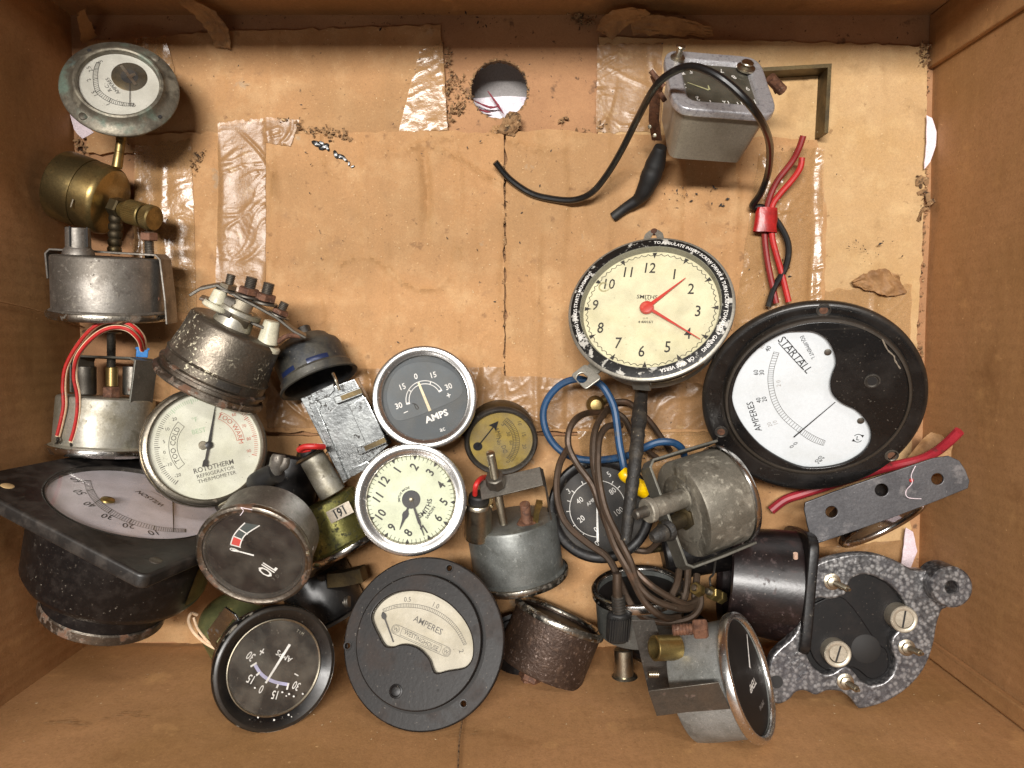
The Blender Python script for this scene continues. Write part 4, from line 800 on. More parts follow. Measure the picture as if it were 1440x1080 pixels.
# 11 black shield-window ammeter (Westinghouse lettering as in the photo) ------------------
g = G('flanged_ammeter', 'round scuffed grey-black ammeter with fan-shaped cream window lettered WESTINGHOUSE', 'ammeter', 594, 902, 88, 17, 176)
c = cr(460, 760, 3.724); cw = cr(520, 820, 8.306)
win = smooth2([g.xy(*cw(*p), 12) for p in [(20, 400), (55, 300), (150, 195), (280, 120), (420, 90), (560, 93), (700, 122), (820, 178), (930, 250), (1040, 360), (1120, 470), (1180, 600), (1202, 740), (1190, 880), (1120, 975), (1010, 1005), (900, 1022), (780, 1050), (735, 1000), (700, 900), (640, 820), (560, 752), (450, 715), (350, 715), (270, 742), (190, 735), (140, 680), (100, 600), (50, 500)]], 3)
hs = [circ(4.2, 20, g.xy(*c(*p), 0)) for p in ((640, 145), (107, 552), (714, 855))]
g.b('flange', M().plate([circ(117, 96)]+hs, -9, 0, 2.2, res=2), BAKE_G)
g.b('body', M().lathe([(0, -75), (78, -75), (82, -72), (84, -9.2), (0, -9.2)], 64), BAKE_G)
cx0 = g.xy(*c(480, 527), 6)
fr = M(); ring = circ(91, 90, cx0); fr.plate([ring, win], -.3, 12, 2.0, res=3); g.b('raised_cover', fr, BAKE_G, sharp=50)
g.b('cover_groove', M().lathe([(91.4, .2), (95, .2), (95, -.2), (91.4, -.2)], 90, closed=True, c=cx0), DARK)
g.b('dial', M().lathe([(0, 1.2), (86, 1.2), (86, .2), (0, .2)], 64, c=cx0), D_PAPER)
g.b('glass', M().plate([[tuple(V(cx0)+(V(p)-V(cx0))*1.01) for p in win]], 8.6, 9), GL_C)
m = M(); z = 1.6
A = spline([(*g.xy(*cw(*p), z), 0) for p in [(150, 305), (290, 255), (430, 240), (600, 258), (760, 310), (920, 410), (1040, 540), (1130, 710)]], 8)
B = spline([(*g.xy(*cw(*p), z), 0) for p in [(160, 340), (290, 295), (430, 282), (595, 298), (745, 350), (895, 445), (1010, 565), (1100, 725)]], 8)
for L_ in (A, B):
    for i in range(len(L_)-1): m.seg(L_[i].x, L_[i].y, L_[i+1].x, L_[i+1].y, .6, z)
for i in range(len(A)): m.seg(A[i].x, A[i].y, B[i].x, B[i].y, .55, z)
g.tp(m, '0.5', cw(440, 190), 8, 2, z); g.tp(m, '1.0', cw(775, 262), 8, -25, z); g.tp(m, '2', cw(1070, 795), 8, -75, z)
g.tp(m, 'AMPERES', cw(680, 490), 10, -27.5, z, 1, .005)
g.tp(m, 'WESTINGHOUSE', cw(600, 668), 7.2, -27.5, z, .88)
for p in ((305, 540), (892, 800)):
    q = g.xy(*cw(*p), z); m.arc(4.9, 5.4, 0, 360, z, q, 24); g.tp(m, 'W', cw(*p), 6, -27.5, z); m.arc(3.6, 3.9, 200, 340, z, q, 12)
a, b_ = V(g.xy(*cw(305, 540), z)), V(g.xy(*cw(892, 800), z)); d = (b_-a).normalized(); n = V((-d.y, d.x))
for k in (-1, 1): m.seg(*(a+n*k*6.5), *(b_+n*k*6.5), .6, z); m.seg(*(a+d*8.5+n*k*4.6), *(b_-d*8.5+n*k*4.6), .45, z)
m.arc(6.2, 6.8, 90+math.degrees(math.atan2(d.y, d.x)), 270+math.degrees(math.atan2(d.y, d.x)), z, tuple(a), 14); m.arc(6.2, 6.8, -90+math.degrees(math.atan2(d.y, d.x)), 90+math.degrees(math.atan2(d.y, d.x)), z, tuple(b_), 14)
for k, q_ in ((1, a+d*8.5), (-1, b_-d*8.5)): m.seg(*(q_+n*4.6), *(q_-n*4.6), .45, z)
g.b('dial_markings', m, INK_G)
m = M(); p0, p1 = V(g.xy(*cw(275, 690), 4)), V(g.xy(*cw(145, 335), 4)); d = (p1-p0).normalized(); n = V((-d.y, d.x)); L_ = (p1-p0).length
m.poly([tuple(p0+n*.7), tuple(p0+d*(L_-12)+n*.9), tuple(p0+d*(L_-8)+n*3.6), tuple(p0+d*(L_-4)+n*3.2), tuple(p1), tuple(p0+d*(L_-4)-n*3.2), tuple(p0+d*(L_-8)-n*3.6), tuple(p0+d*(L_-12)-n*.9), tuple(p0-n*.7)], 4); g.b('needle', m, N_DARK)
q = g.xy(*c(360, 790), 12); g.b('adjuster_screw', M().lathe([(0, 12.6), (5, 12.8), (6.5, 12.4), (7.5, 13.4), (9.5, 12.9), (9.8, 11.9)], 28, c=q), BAKE_DUST)
g.b('screw_hole', M().lathe([(0, 12.25), (1.8, 12.25), (1.8, 11)], 12, c=g.xy(*c(580, 785), 12)), DARK)
for hp in ((640, 145), (107, 552), (714, 855)): g.b('hole_rim', M().lathe([(4.3, .3), (6.2, .35), (6.6, -.2)], 24, c=g.xy(*c(*hp), 0)), BAKE_DUST)

# 12 small yellow-dial gauge -----------------------------------------------------------------
g = G('yellow_dial_gauge', 'small old gauge with yellowed dial in a dark case, right of the grey AMPS ammeter', 'gauge', 704.8, 622, 26, 25, -84)
c = cr(640, 550, 7.714)
gauge(g, 52, 50, 40, STEEL_D, BRASS_D, D_YEL, dz=4.5, w=2.6, rd=44.5, gl=GL_D)
m = M(); z = -4; cen = g.xy(*c(240, 600), z)
for p0, p1 in (((585, 770), None),): pass
cen2 = g.xy(*c(330, 560), z)
for r in (39, 43, 48): m.arc(r-.3, r+.3, -38, 52, z, cen2)
m.ticks(39, 48, -38, 52, 26, .6, z, cen2)
for s_, p in (('10', (700, 350)), ('15', (745, 470)), ('20', (752, 600)), ('5', (525, 365)), ('30', (580, 465)), ('60', (610, 560)), ('0', (575, 765))): g.tp(m, s_, c(*p), 6.5, -80, z)
for s_, p in (('AMP', (465, 450)), ('No', (475, 545)), ('DC', (535, 630))): g.tp(m, s_, c(*p), 7.5, -72, z)
g.b('dial_markings', m, INK_YL)
m = M(); g.sp(m, c(245, 600), c(430, 370), 1.6, -2.6); p0 = V(g.xy(*c(245, 600), -2.6)); m.add([(p0.x+6.5*cos(t), p0.y+6.5*sin(t), -2.6) for t in [i*.314 for i in range(20)]], [tuple(range(20))])
m.poly([g.xy(*c(*p), -2.5) for p in ((365, 370), (470, 325), (440, 430), (420, 395))], -2.5); g.b('needle', m, N_DARK)

# 13 grey can with U bracket -------------------------------------------------------------------
c = cr(620, 540, 3.857)
g = G('grey_gauge', 'blue-grey gauge can with U bracket and long threaded stud, below the yellow-dial gauge', 'gauge', 731, 812, 28, 112, -81, side=True)
gauge(g, 70, 63, 86, CHROME_DIRTY, GREYCAN, D_BLACK, gl=None)
p = g.w(*c(200, 830), 44); q = g.w(*c(205, 640), 52); o = g.b('lamp_holder', M().cyl(p, q, 18, None, 40, 1), NICKEL)
g.b('holder_flange', M().cyl(p.lerp(q, .93), q+(q-p)*.03, 20, 19, 40, 1), NICKEL, parent=o); g.b('plug', M().cyl(q, q+(q-p)*.22, 14, 13, 28, 2), RUBBER, parent=o)
pts = [g.w(*c(x, y), z) for x, y, z in [(215, 580, 58), (330, 552, 60), (545, 500, 60), (570, 560, 55), (590, 690, 48)]]
m = M(); hh = V((0, 12, 0))
def ribbon(m, pts, wv, t):
    n = len(pts); off = []
    for i in range(n):
        tt = (pts[min(i+1, n-1)]-pts[max(i-1, 0)]).normalized(); nn = tt.cross(wv).normalized()*t/2; off.append(nn)
    vs = []
    for i, p in enumerate(pts): vs += [p+off[i]+wv, p-off[i]+wv, p-off[i]-wv, p+off[i]-wv]
    fs = [(4*i+k, 4*i+(k+1) % 4, 4*i+4+(k+1) % 4, 4*i+4+k) for i in range(n-1) for k in range(4)]+[(0, 1, 2, 3), tuple(4*(n-1)+k for k in range(4))]
    m.add(vs, fs)
ribbon(m, [pts[0], pts[1], pts[2], (pts[2]+pts[3]*.3)/1.3+V((2, 0, 0)), pts[3], pts[4]], V((0, 8, 10)).normalized()*13, 2.4); g.b('u_bracket', m, STEEL, bev=.4)
o = bolt(g, g.w(*c(340, 755), 44), g.w(*c(268, 372), 74), 5.5, NICKEL); p, q = g.w(*c(300, 545), 60), g.w(*c(291, 500), 64)
g.b('nut', M().cyl(p, q, 13, 12, 8, 1.5), STEEL, parent=o)
o = bolt(g, g.w(*c(470, 780), 40), g.w(*c(455, 650), 50), 7, RUSTNUT); g.b('nut', M().hexn(g.w(*c(472, 785), 40), g.w(*c(466, 745), 43), 14), RUSTNUT, parent=o)
g.b('spade_terminal', M().tube([g.w(*c(512, 745), 42), g.w(*c(520, 690), 47), g.w(*c(535, 640), 50)], [5, 5, 6], seg=4), BRASS_B)
m = M(); m.tube([g.w(*c(185, 600), 58), g.w(*c(190, 550), 62), g.w(*c(215, 515), 58), g.w(*c(240, 505), 52)], 3.4); g.b('red_lead', m, W_RED)

# 14 rusted gauge --------------------------------------------------------------------------------
g = G('rusted_gauge', 'brown rusted gauge can with chrome rim, right of the WESTINGHOUSE ammeter', 'gauge', 788, 866, 42, 82, 66, side=True)
gauge(g, 67, 63, 80, CHROME_DIRTY, RUSTCAN, D_BLACK, gl=None)
g.b('rear_nut', M().hexn((6, 6, -80), (6, 6, -97), 17).hexn((6, 6, -96), (6, 6, -112), 11), RUSTNUT)
m = M(); m.strip([(-30, -82), (6, -84), (40, -81)], 2.5, -6, 14); g.b('rear_plate', m, RUSTNUT, bev=.5)
# 15 wall clock with lettered ring -------------------------------------------------------------
g = G('round_clock', 'round cream-faced clock with red hands and a chipped black lettered ring', 'clock', 913, 430, 50, 32, 104)
c = cr(780, 300, 4.154)
g.b('case', M().lathe([(0, -62), (96, -62), (101, -58), (102, -46), (104, -44), (104, -40), (102, -38), (103, -16), (112, -12), (115.5, -8), (117, -4), (116.5, -1.5), (114.5, 0), (112, .2), (112, -1), (104, -9.5), (0, -9.5)], 120), CLOCKCASE)
g.b('lettered_ring', M().lathe([(112.8, -1), (112.6, .5), (104, 2.6), (99, 2.8), (99, 1.2), (104, .8), (110, -1)], 120, closed=True), CLOCKRING)
g.b('inner_ring', M().lathe([(99.5, 2.4), (98.2, 2.4), (95, -8), (99.5, -8)], 100, closed=True), MT('grey_inner_ring', '#7d7b6c', .45, .3))
g.b('dial', M().lathe([(0, -7.2), (96, -7.2), (96, -8.4), (0, -8.4)], 96), D_CREAM)
g.b('glass', M().lathe([(0, 1.4), (98.4, 1.4), (98.4, 1), (0, 1)], 80), GL_C)
m = M(); z = -6.8
for s_, p in (('12', (560, 318)), ('1', (700, 355)), ('2', (797, 440)), ('3', (837, 570)), ('4', (777, 700)), ('5', (660, 780)), ('6', (508, 805)), ('7', (372, 757)), ('8', (268, 668)), ('9', (238, 535)), ('10', (322, 412)), ('11', (430, 343))):
    g.tp(m, s_, c(*p), 20.5, -1, z, .82, .008); 
ctr = g.xy(*c(537, 547), z); t12 = g.xy(*c(566, 240), z); a12 = math.degrees(math.atan2(t12[1]-ctr[1], t12[0]-ctr[0]))
R_ = 93
for k in range(60):
    a0 = a12+6*k; pr = None
    for j in range(7):
        a = a0+6*j/6; r = R_-3.2*abs(sin(pi*j/6))-1; p = (r*cos(rad(a)), r*sin(rad(a)))
        if pr: m.seg(*pr, *p, .9, z)
        pr = p
for k in range(12):
    a = rad(a12-30*k); x, y = cos(a), sin(a); m.add([(94*x-3.4*y, 94*y+3.4*x, z), (94*x+3.4*y, 94*y-3.4*x, z), (84*x, 84*y, z)], [(0, 1, 2)])
g.tp(m, 'SMITHS', c(540, 488), 7.5, -2, z, 1.05, .01); g.tp(m, '8 A', c(542, 503), 4.2, 0, z); g.tp(m, 'LI M', c(530, 613), 3.4, 0, z); g.tp(m, '4 40016/1', c(530, 634), 4.6, 0, z, 1, .02)
g.b('dial_markings', m, INK)
for tx, an in (('TO REGULATE INSERT SCREW DRIVER & TURN SCREW TOWARDS F GAINING', 22), ('OR VICE VERSA', -66), ('SETTING HANDS STARTS MOVEMENT', 178)):
    m = M(); m.ta(tx, 105.5, an, 6.2, 3, sx=1.02, bold=.012)
    m.v = [(v[0], v[1], 3.1+max(0, math.hypot(v[0], v[1])-104)*-.21) for v in m.v]; g.b('ring_lettering', m, INK_W)
m = M()
for (tip, w0, zz) in ((c(765, 377), 6.5, -3), (c(850, 735), 5, -2)):
    a, b_ = V(g.xy(*c(540, 548), zz)), V(g.xy(*tip, zz)); d = (b_-a).normalized(); n = V((-d.y, d.x)); o = g.b('hour_hand' if w0 > 6 else 'minute_hand', M().prism([tuple(a+n*w0/2), tuple(b_+n*.5), tuple(b_-n*.5), tuple(a-n*w0/2)], zz, zz+.5), N_RED)
h = g.xy(*c(537, 547), -2); g.b('hand_hub', M().lathe([(0, 1), (6, .8), (9, -.4), (10, -2), (10, -5)], 32, c=h), N_RED)
m = M(); q = g.xy(*c(285, 428), z)
for k in range(5): m.arc(5+k*.9, 5.5+k*.9, 30*k, 200+50*k, z+.1, (q[0]+k*.4, q[1]), 20)
g.b('scratch_ring', m, MT('scratch', '#a39a70', .6))
m = M(); tb = [(-15, -3), (-15, 6), (-13, 14), (-7, 20), (0, 22), (7, 20), (13, 14), (15, 6), (15, -3)]
q = V(g.xy(*c(580, 120), -6)); ang = math.atan2(q.y, q.x)-pi/2; rt = lambda p: (q.x+p[0]*cos(ang)-(p[1]-14)*sin(ang), q.y+p[0]*sin(ang)+(p[1]-14)*cos(ang))
ta_ = g.b('hanging_tab', M().plate([[rt(p) for p in tb], [rt(p) for p in [(-5, 5), (5, 5), (3, 11), (0, 16), (-3, 11)]]], -8, -5, .5), CLOCKCASE)
q = g.xy(*c(580, 105), -6); m = M(); m.lathe([(0, 3), (4, 2), (5.5, 0), (5, -4), (0, -4)], 12, MX.Translation((q[0], q[1], -6))); g.b('rust_plug', m, RUSTNUT, parent=ta_)
q = [g.xy(*c(*p), -22) for p in [(95, 945), (180, 880), (275, 960), (180, 1030)]]
g.b('lower_tab', M().plate([smooth2([tuple(V(q[i]).lerp(V(q[(i+1) % 4]), t)) for i in range(4) for t in (.12, .5, .88)], 3), circ(8, 24, g.xy(*c(160, 962), -22))], -25, -21, .8), CLOCKCASE)
q2 = V(g.xy(*c(185, 950), -23)); d2 = -q2.normalized(); n2 = V((-d2.y, d2.x)); g.b('tab_strap', M().prism([tuple(q2+n2*9), tuple(q2+d2*32+n2*11), tuple(q2+d2*32-n2*11), tuple(q2-n2*9)], -25.5, -21.5), CLOCKCASE)
for ang in (-96, ): g.b('case_lug', M().box((104*cos(rad(ang)), 104*sin(rad(ang)), -38), (26, 7, 30), ang+90), CLOCKCASE, bev=1.5)
m = M()
for a0, a1 in ((-140, -102), (-88, -45)): m.lathe([(104.6, -40), (105.6, -38), (105.6, -36), (104.6, -34)], 24, a0=a0, a1=a1)
g.b('wire_clip', m, NICKEL)

# 16 large black ammeter ------------------------------------------------------------------------
g = G('large_ammeter', 'large glossy black ammeter with kidney-shaped white window lettered STARTALL', 'ammeter', 1146, 558, 62, 29, -75)
c = cr(980, 400, 3.376)
R = 156
KK = [(500, 226), (560, 230), (615, 262), (650, 320), (661, 380), (645, 425), (634, 475), (645, 525), (690, 568), (755, 600), (800, 645), (826, 700), (822, 755), (785, 805), (720, 845), (650, 868), (570, 880), (480, 866), (390, 826), (300, 765), (225, 680), (182, 600), (168, 540), (170, 470), (190, 405), (235, 345), (300, 285), (360, 250), (430, 230)]
cf = g.xy(*c(570, 545), 14)
win = smooth2([g.xy(*c(*p), 12) for p in KK], 3)
win = [(a*min(1, 112.5/math.hypot(a, b_)), b_*min(1, 112.5/math.hypot(a, b_))) for a, b_ in win]
FC = g.xy(1141, 565, 0); R = 150
g.b('flange', M().lathe([(114, -14), (R-8, -14), (R-2, -12), (R, -8), (R, -2), (R-2, 1.5), (R-5, 3), (R-9, 2.6), (132, 2.2), (126, 1), (114, 0)], 120, closed=True, c=FC), BAKE)
g.b('body', M().lathe([(0, -95), (100, -95), (106, -90), (110, -14.2), (0, -14.2)], 80), BAKE)
fr = M(); rim = M().lathe([(124, -1), (124.5, 5), (123.5, 9), (121.5, 11.5), (118.5, 12), (117.6, 10), (117.4, -1)], 110, closed=True)
g.b('cover_rim', rim, BAKE)
g.b('front_cover', M().plate([circ(118, 110), win], 5, 10.4, 1.6, res=3), BAKE, sharp=50)
g.b('dial', M().lathe([(0, 2.2), (117, 2.2), (117, 1), (0, 1)], 80), D_WHITE)
m = M(); z = 2.7
A = spline([(*g.xy(*c(*p), z), 0) for p in [(365, 320), (342, 400), (338, 470), (358, 560), (405, 635), (480, 700), (540, 742), (600, 765)]], 7)
cz = [(387, 330), (366, 402), (362, 470), (380, 552), (424, 620), (495, 682), (552, 722), (608, 770)]
B = spline([(*g.xy(*c(*p), z), 0) for p in [(390, 325), (367, 400), (363, 468), (382, 548), (425, 618), (497, 680), (556, 718), (610, 742)]], 7)
for L_ in (A, B):
    for i in range(len(L_)-1): m.seg(L_[i].x, L_[i].y, L_[i+1].x, L_[i+1].y, .55, z)
for i in range(len(A)): m.seg(A[i].x, A[i].y, B[i].x, B[i].y, .55, z)
g.b('scale', m, INK_G)
m = M()
g.tp(m, 'STARTALL', c(468, 335), 13.2, -49, z, .95); g.sp(m, c(428, 262), c(520, 372), 1.0, z); g.sp(m, c(388, 278), c(500, 400), 1.0, z)
m2 = M(); g.tp(m, 'EQUIPMENT L', c(525, 300), 6.0, 116-180+2, z, .9)
g.tp(m, 'AMPERES', c(272, 628), 10.5, 108-0, z, 1) if False else g.tp(m, 'AMPERES', c(272, 628), 11, 108, z, 1)
for s_, p, a in (('40', (338, 305), 60), ('60', (280, 418), 95), ('30', (308, 418), 95), ('40', (293, 550), 105), ('20', (320, 545), 105), ('0', (450, 770), 130), ('0', (468, 755), 130), ('20', (590, 825), 150), ('20', (575, 840), 150)): g.tp(m, s_, c(*p), 7.6, a, z)
g.tp(m, '⌐', c(765, 730), 12, 80, z)
q0 = V(g.xy(*c(765, 730), z))
for s_ in (1, -1): m.arc(5, 6, 20 if s_ > 0 else 200, 150 if s_ > 0 else 330, z, (q0.x, q0.y+s_*1.), 10); m.add([(q0.x+s_*3.5, q0.y+s_*5.5, z), (q0.x+s_*8, q0.y+s_*5, z), (q0.x+s_*6, q0.y+s_*.8, z)], [(0, 1, 2)])
g.b('dial_markings', m, INK)
m = M()
for s_, p, a in (('80', (310, 292), 60), ('20', (345, 665), 118), ('10', (372, 655), 118), ('2 0', (388, 470), 95)): g.tp(m, s_, c(*p), 7, a, z)
g.b('faded_markings', m, MT('faint_print', '#a09c98', .6))
m = M(); g.sp(m, c(658, 558), c(460, 725), 1.0, 4.6, 2.0); g.b('needle', m, N_DARK)
for p in ((622, 322), (778, 648)): g.b('dial_screw', M().lathe([(0, 3.6), (3.6, 3.6), (4.8, 3.1), (4.8, 2)], 24, c=g.xy(*c(*p), 3)), STEEL)
q = g.xy(*c(832, 458), 10.4); g.b('adjuster_socket', M().lathe([(0, 10.6), (7, 10.7), (8.5, 12), (10.5, 11.8), (11, 10)], 32, c=q), STEEL_D)
g.b('adjuster_slot', M().lathe([(0, 11.1), (6.2, 11.1), (6.2, 10.6), (0, 10.6)], 24, c=q), DARK)
for i, p in enumerate(((602, 122), (115, 700), (925, 812), (1000, 300))):
    if i == 3: continue
    q = g.xy(*c(*p), 2.4); o = g.b('mounting_hole', M().lathe([(0, 2.5), (7.4, 2.6), (8.2, 3.4), (9.4, 3.2), (9.8, 1.5)], 32, c=q), STEEL if i == 2 else STEEL_D)
    g.b('rust_core', M().lathe([(0, 2.9), (5.5, 2.8), (5.6, 2)], 20, c=q), RUSTNUT, parent=o)
m = M(); pts = [(0.93, 0.52), (0.95, .44), (.97, .35), (.99, .25), (.985, .1)]
m.tube([(g.plane(*c(x, y), 2, 12).x, g.plane(*c(x, y), 2, 12).y, 12.2) for x, y in [(880, 260), (905, 310), (935, 340), (940, 360), (965, 400)]], .9, seg=5, wob=.8)
m.tube([(g.plane(*c(x, y), 2, 4).x, g.plane(*c(x, y), 2, 4).y, 3.6) for x, y in [(700, 212), (800, 262), (860, 320)]], .5, seg=5, wob=.8); g.b('cobweb', m, MT('dusty_web', '#7b7062', .9), stuff=True)

# 17 square clock ------------------------------------------------------------------------------
g = G('square_clock', 'square grey-cased clock with cast bezel, black upside-down dial, lying under the black cable', 'clock', 1011, 114, 58, 60.5, 76, 5)
c = cr(900, 60, 5.686)
f = 132
def cham(w, h, k, r): 
    a, b_ = w/2, h/2; return smooth2([(a-k, b_), (a-k*.35, b_-k*.2), (a, b_-k), (a, 0), (a, -b_+k), (a-k*.35, -b_+k*.2), (a-k, -b_), (0, -b_), (-a+k, -b_), (-a+k*.35, -b_+k*.2), (-a, -b_+k), (-a, 0), (-a, b_-k), (-a+k*.35, b_-k*.2), (-a+k, b_), (0, b_)], 3)
g.b('bezel', M().plate([cham(144, 144, 26, 3), cham(102, 102, 14, 3)], -13, 0, 3, res=3), ALUM)
def loft(m, A, za, B, zb, capb=True):
    n = len(A); vs = [(*p, za) for p in A]+[(*p, zb) for p in B]; fs = [(i, (i+1) % n, n+(i+1) % n, n+i) for i in range(n)]
    if capb: fs.append(tuple(n+i for i in range(n))); fs.append(tuple(range(n)))
    return m.add(vs, fs)
g.b('case', loft(M(), cham(132, 132, 22, 3), -12.5, cham(108, 108, 14, 3), -94), GREYPAINT)
g.b('bezel_slope', loft(M(), cham(103, 103, 14, 3), -1.5, cham(94, 94, 12, 3), -7, False), ALUM)
g.b('dial', M().prism(cham(99, 99, 12, 3), -6.6, -5.6), MT('olive_black_dial', '#35342b', .5, 0, [('noise', '#48463a', 60, .45, .62, .7)]))
g.b('glass', M().prism(cham(101, 101, 12, 3), -2.6, -2.2), GL)
m = M(); z = -5.2
for s_, p, a in (('3', (355, 345), 178), ('4', (348, 250), 160), ('5', (410, 232), 170), ('6', (520, 205), 178), ('7', (650, 225), 182), ('8', (752, 275), 195), ('9', (860, 368), 182), ('10', (898, 470), 178), ('11', (800, 490), 182), ('12', (688, 482), 180), ('1', (565, 475), 180), ('2', (462, 447), 180)): g.tp(m, s_, c(*p), 11, a, z, .9, .012)
g.b('dial_markings', m, INK_W)
m = M(); g.sp(m, c(550, 378), c(380, 318), 2.8, -4.2, 1.2); g.sp(m, c(555, 375), c(545, 340), 3.0, -4.4, 1.2); g.b('hands', m, PALELUM)
def knob(px, py, h, r, dx=0):
    q = g.xy(*c(px, py), 0); o = g.b('knob', M().lathe([(r*1.5, -.5), (r*1.5, 2), (r*.8, 4), (r*.62, h*.5), (r*.7, h*.75), (r, h*.8), (r, h-1), (r-1, h), (0, h)], 32, c=q), NICKEL)
knob(300, 125, 20, 7); knob(845, 205, 10, 9)
for (pts, nm) in (([(82, 235), (130, 220), (160, 290), (205, 320), (220, 320)], 0),):
    m = M(); p0 = g.w(*c(85, 230), 58); 
    rv = [g.w(*c(x, y), z_) for x, y, z_ in [(135, 780, 26), (110, 620, 38), (120, 440, 52), (150, 330, 60), (125, 270, 63)]]
    ribbon(m, rv, V((6.5, -4, 3)), 1.6)
    o = g.b('side_clip', m, RUSTNUT)
    for (a, b_) in (((85, 225, 64), (190, 350, 62)), ((160, 400, 58), (198, 465, 56))): m = M(); m.tube([g.w(*c(a[0], a[1]), a[2]), g.w(*c((a[0]+b_[0])/2, (a[1]+b_[1])/2), (a[2]+b_[2])/2), g.w(*c(b_[0], b_[1]), b_[2])], 3.6, seg=12); g.b('clip_roll', m, RUSTNUT, parent=o)
    for p in ((78, 672, 34), (118, 742, 30)): q = g.w(*c(*p[:2]), p[2]+3); g.b('rivet', M().lathe([(0, 2), (2.6, 1.4), (3.4, 0)], 16, MX.Translation(q) @ (g.R.transposed() @ (CAM-g.c).normalized().to_track_quat('Z', 'Y').to_matrix()).to_4x4()), NICKEL, parent=o)
m = M(); m.tube([g.w(*c(1040, 280), 48), g.w(*c(1085, 330), 46), g.w(*c(1140, 385), 44)], 8, seg=10); m.tube([g.w(*c(1050, 300), 40), g.w(*c(1100, 400), 40)], 4, seg=6)
g.b('side_clip', m, RUSTNUT)
m = M(); cc = cr(680, 40, 2.769)
m.tube([g.w(*cc(x, y), z_) for x, y, z_ in [(690, 460, 30), (672, 520, 24), (650, 580, 20), (625, 635, 16), (598, 668, 12), (550, 700, 9), (505, 735, 7)]], [9, 15, 16, 13, 9.5, 8, 8], seg=16, wob=.05); g.b('cable_sleeve', m, RUBBER)
m = M(); m.tube([g.w(*cc(515, 728), 7.5), g.w(*cc(503, 737), 7)], 6.5, seg=16); g.b('sleeve_end', m, DARK)

# 18 loose black cable
c = cr(680, 40, 2.769)
def wire(name, label, pts, r, mat, cat='wire', group=None, seg=10, wobv=0):
    m = M(); W_ = [P(*p) for p in pts]; m.tube(W_, r, seg=seg, res=8, wob=wobv); return solo(name, label, cat, m, mat, W_[0], group)
def mp(c, pts): return [(*c(x, y), z) for x, y, z in pts]
wire('black_cable', 'long thin black cable looping from mid-box over the square clock to the red tape band', mp(c, [(45, 520, 14), (100, 585, 10), (180, 640, 9), (260, 662, 9), (350, 668, 12), (420, 640, 18), (480, 570, 26), (540, 470, 38), (600, 350, 52), (660, 240, 72), (720, 180, 82), (800, 148, 90), (880, 168, 96), (960, 220, 99), (1040, 300, 98), (1092, 380, 84), (1115, 460, 60), (1108, 560, 32), (1080, 640, 20), (1046, 692, 12), (1085, 696, 11), (1110, 720, 10), (1150, 762, 11), (1186, 840, 12), (1178, 925, 12), (1132, 1010, 12), (1108, 1085, 12)]), 1.75, W_BLACK)
wire('red_wire', 'dull dark red wire, the longer upper end above the red tape band', mp(c, [(1245, 418, 22), (1228, 468, 20), (1200, 520, 17), (1140, 600, 14), (1108, 680, 12), (1096, 760, 10), (1096, 830, 10), (1110, 930, 11), (1140, 1070, 12)]), 1.65, W_DRED)
wire('red_wire', 'bright red wire, the shorter end above the red tape band', mp(c, [(1240, 503, 18), (1232, 545, 17), (1200, 592, 15), (1150, 650, 13), (1122, 700, 12), (1122, 800, 12), (1140, 880, 12), (1160, 950, 12), (1188, 1065, 13)]), 1.65, W_RED)
m = M(); q = [P(*c(x, y), z) for x, y, z in [(1103, 700, 13), (1100, 745, 13), (1094, 790, 13)]]
mt = MX.Translation(q[1]) @ MX.Rotation(rad(-4), 4, 'Z')
m.lathe([(15.5, -14), (16.6, -13), (16, 0), (17, 13), (15.8, 14), (14.6, 13), (14.8, 0), (14.4, -13)], 32, mt @ MX.Diagonal((1.06, .52, 1, 1)) @ MX.Rotation(pi/2, 4, 'X') @ MX.Diagonal((1, .62, 1, 1)), closed=True)
m = M(); sec = []
for k, (yy, w) in enumerate([(-6.6, 6.9), (-3.3, 6.5), (0, 6.4), (3.3, 6.1), (6.4, 5.8)]):
    for i in range(20):
        a = 2*pi*i/20; x = w*cos(a); zz = 3.0*sin(a)*(1 if abs(cos(a)) > .6 else .9); sec.append((x*.98+NZ.noise(V((x*.1, yy*.2, 2)))*.8, yy+1.2*NZ.noise(V((x*.15, 3, 1))), zz+.5*NZ.noise(V((x*.3, yy*.3, 7)))))
m.add([mt @ V(v) for v in sec], [(k*20+i, k*20+(i+1) % 20, (k+1)*20+(i+1) % 20, (k+1)*20+i) for k in range(4) for i in range(20)])
solo('tape_band', 'red tape band binding the black and red wires, lying above the large STARTALL ammeter', 'tape', m, REDTAPE, q[1])

# 19 brass angle strip
m = M(); zt = 16; a, b_, d = P(1062, 98, zt), P(1167, 92, zt), P(1162, 187, zt)
m.strip([(a.x, a.y), (b_.x, b_.y), (d.x, d.y)], 2.0, 3.2, zt, 'xy')
o_ = solo('angle_bracket', 'L-shaped brass strip bracket with screw holes standing on edge behind the square clock', 'bracket', m, BRASS_D, (b_.x, b_.y, 4))
for i, px in enumerate((1093, 1140)):
    q = P(px, 93, zt-4); me = mkmesh('screw_hole', M().cyl((q.x, q.y-1.9, q.z-1), (q.x, q.y-.9, q.z-1), 2.2), DARK, 1., -V((b_.x, b_.y, 4))); h = bpy.data.objects.new('screw_hole', me); S.collection.objects.link(h); h.parent = o_

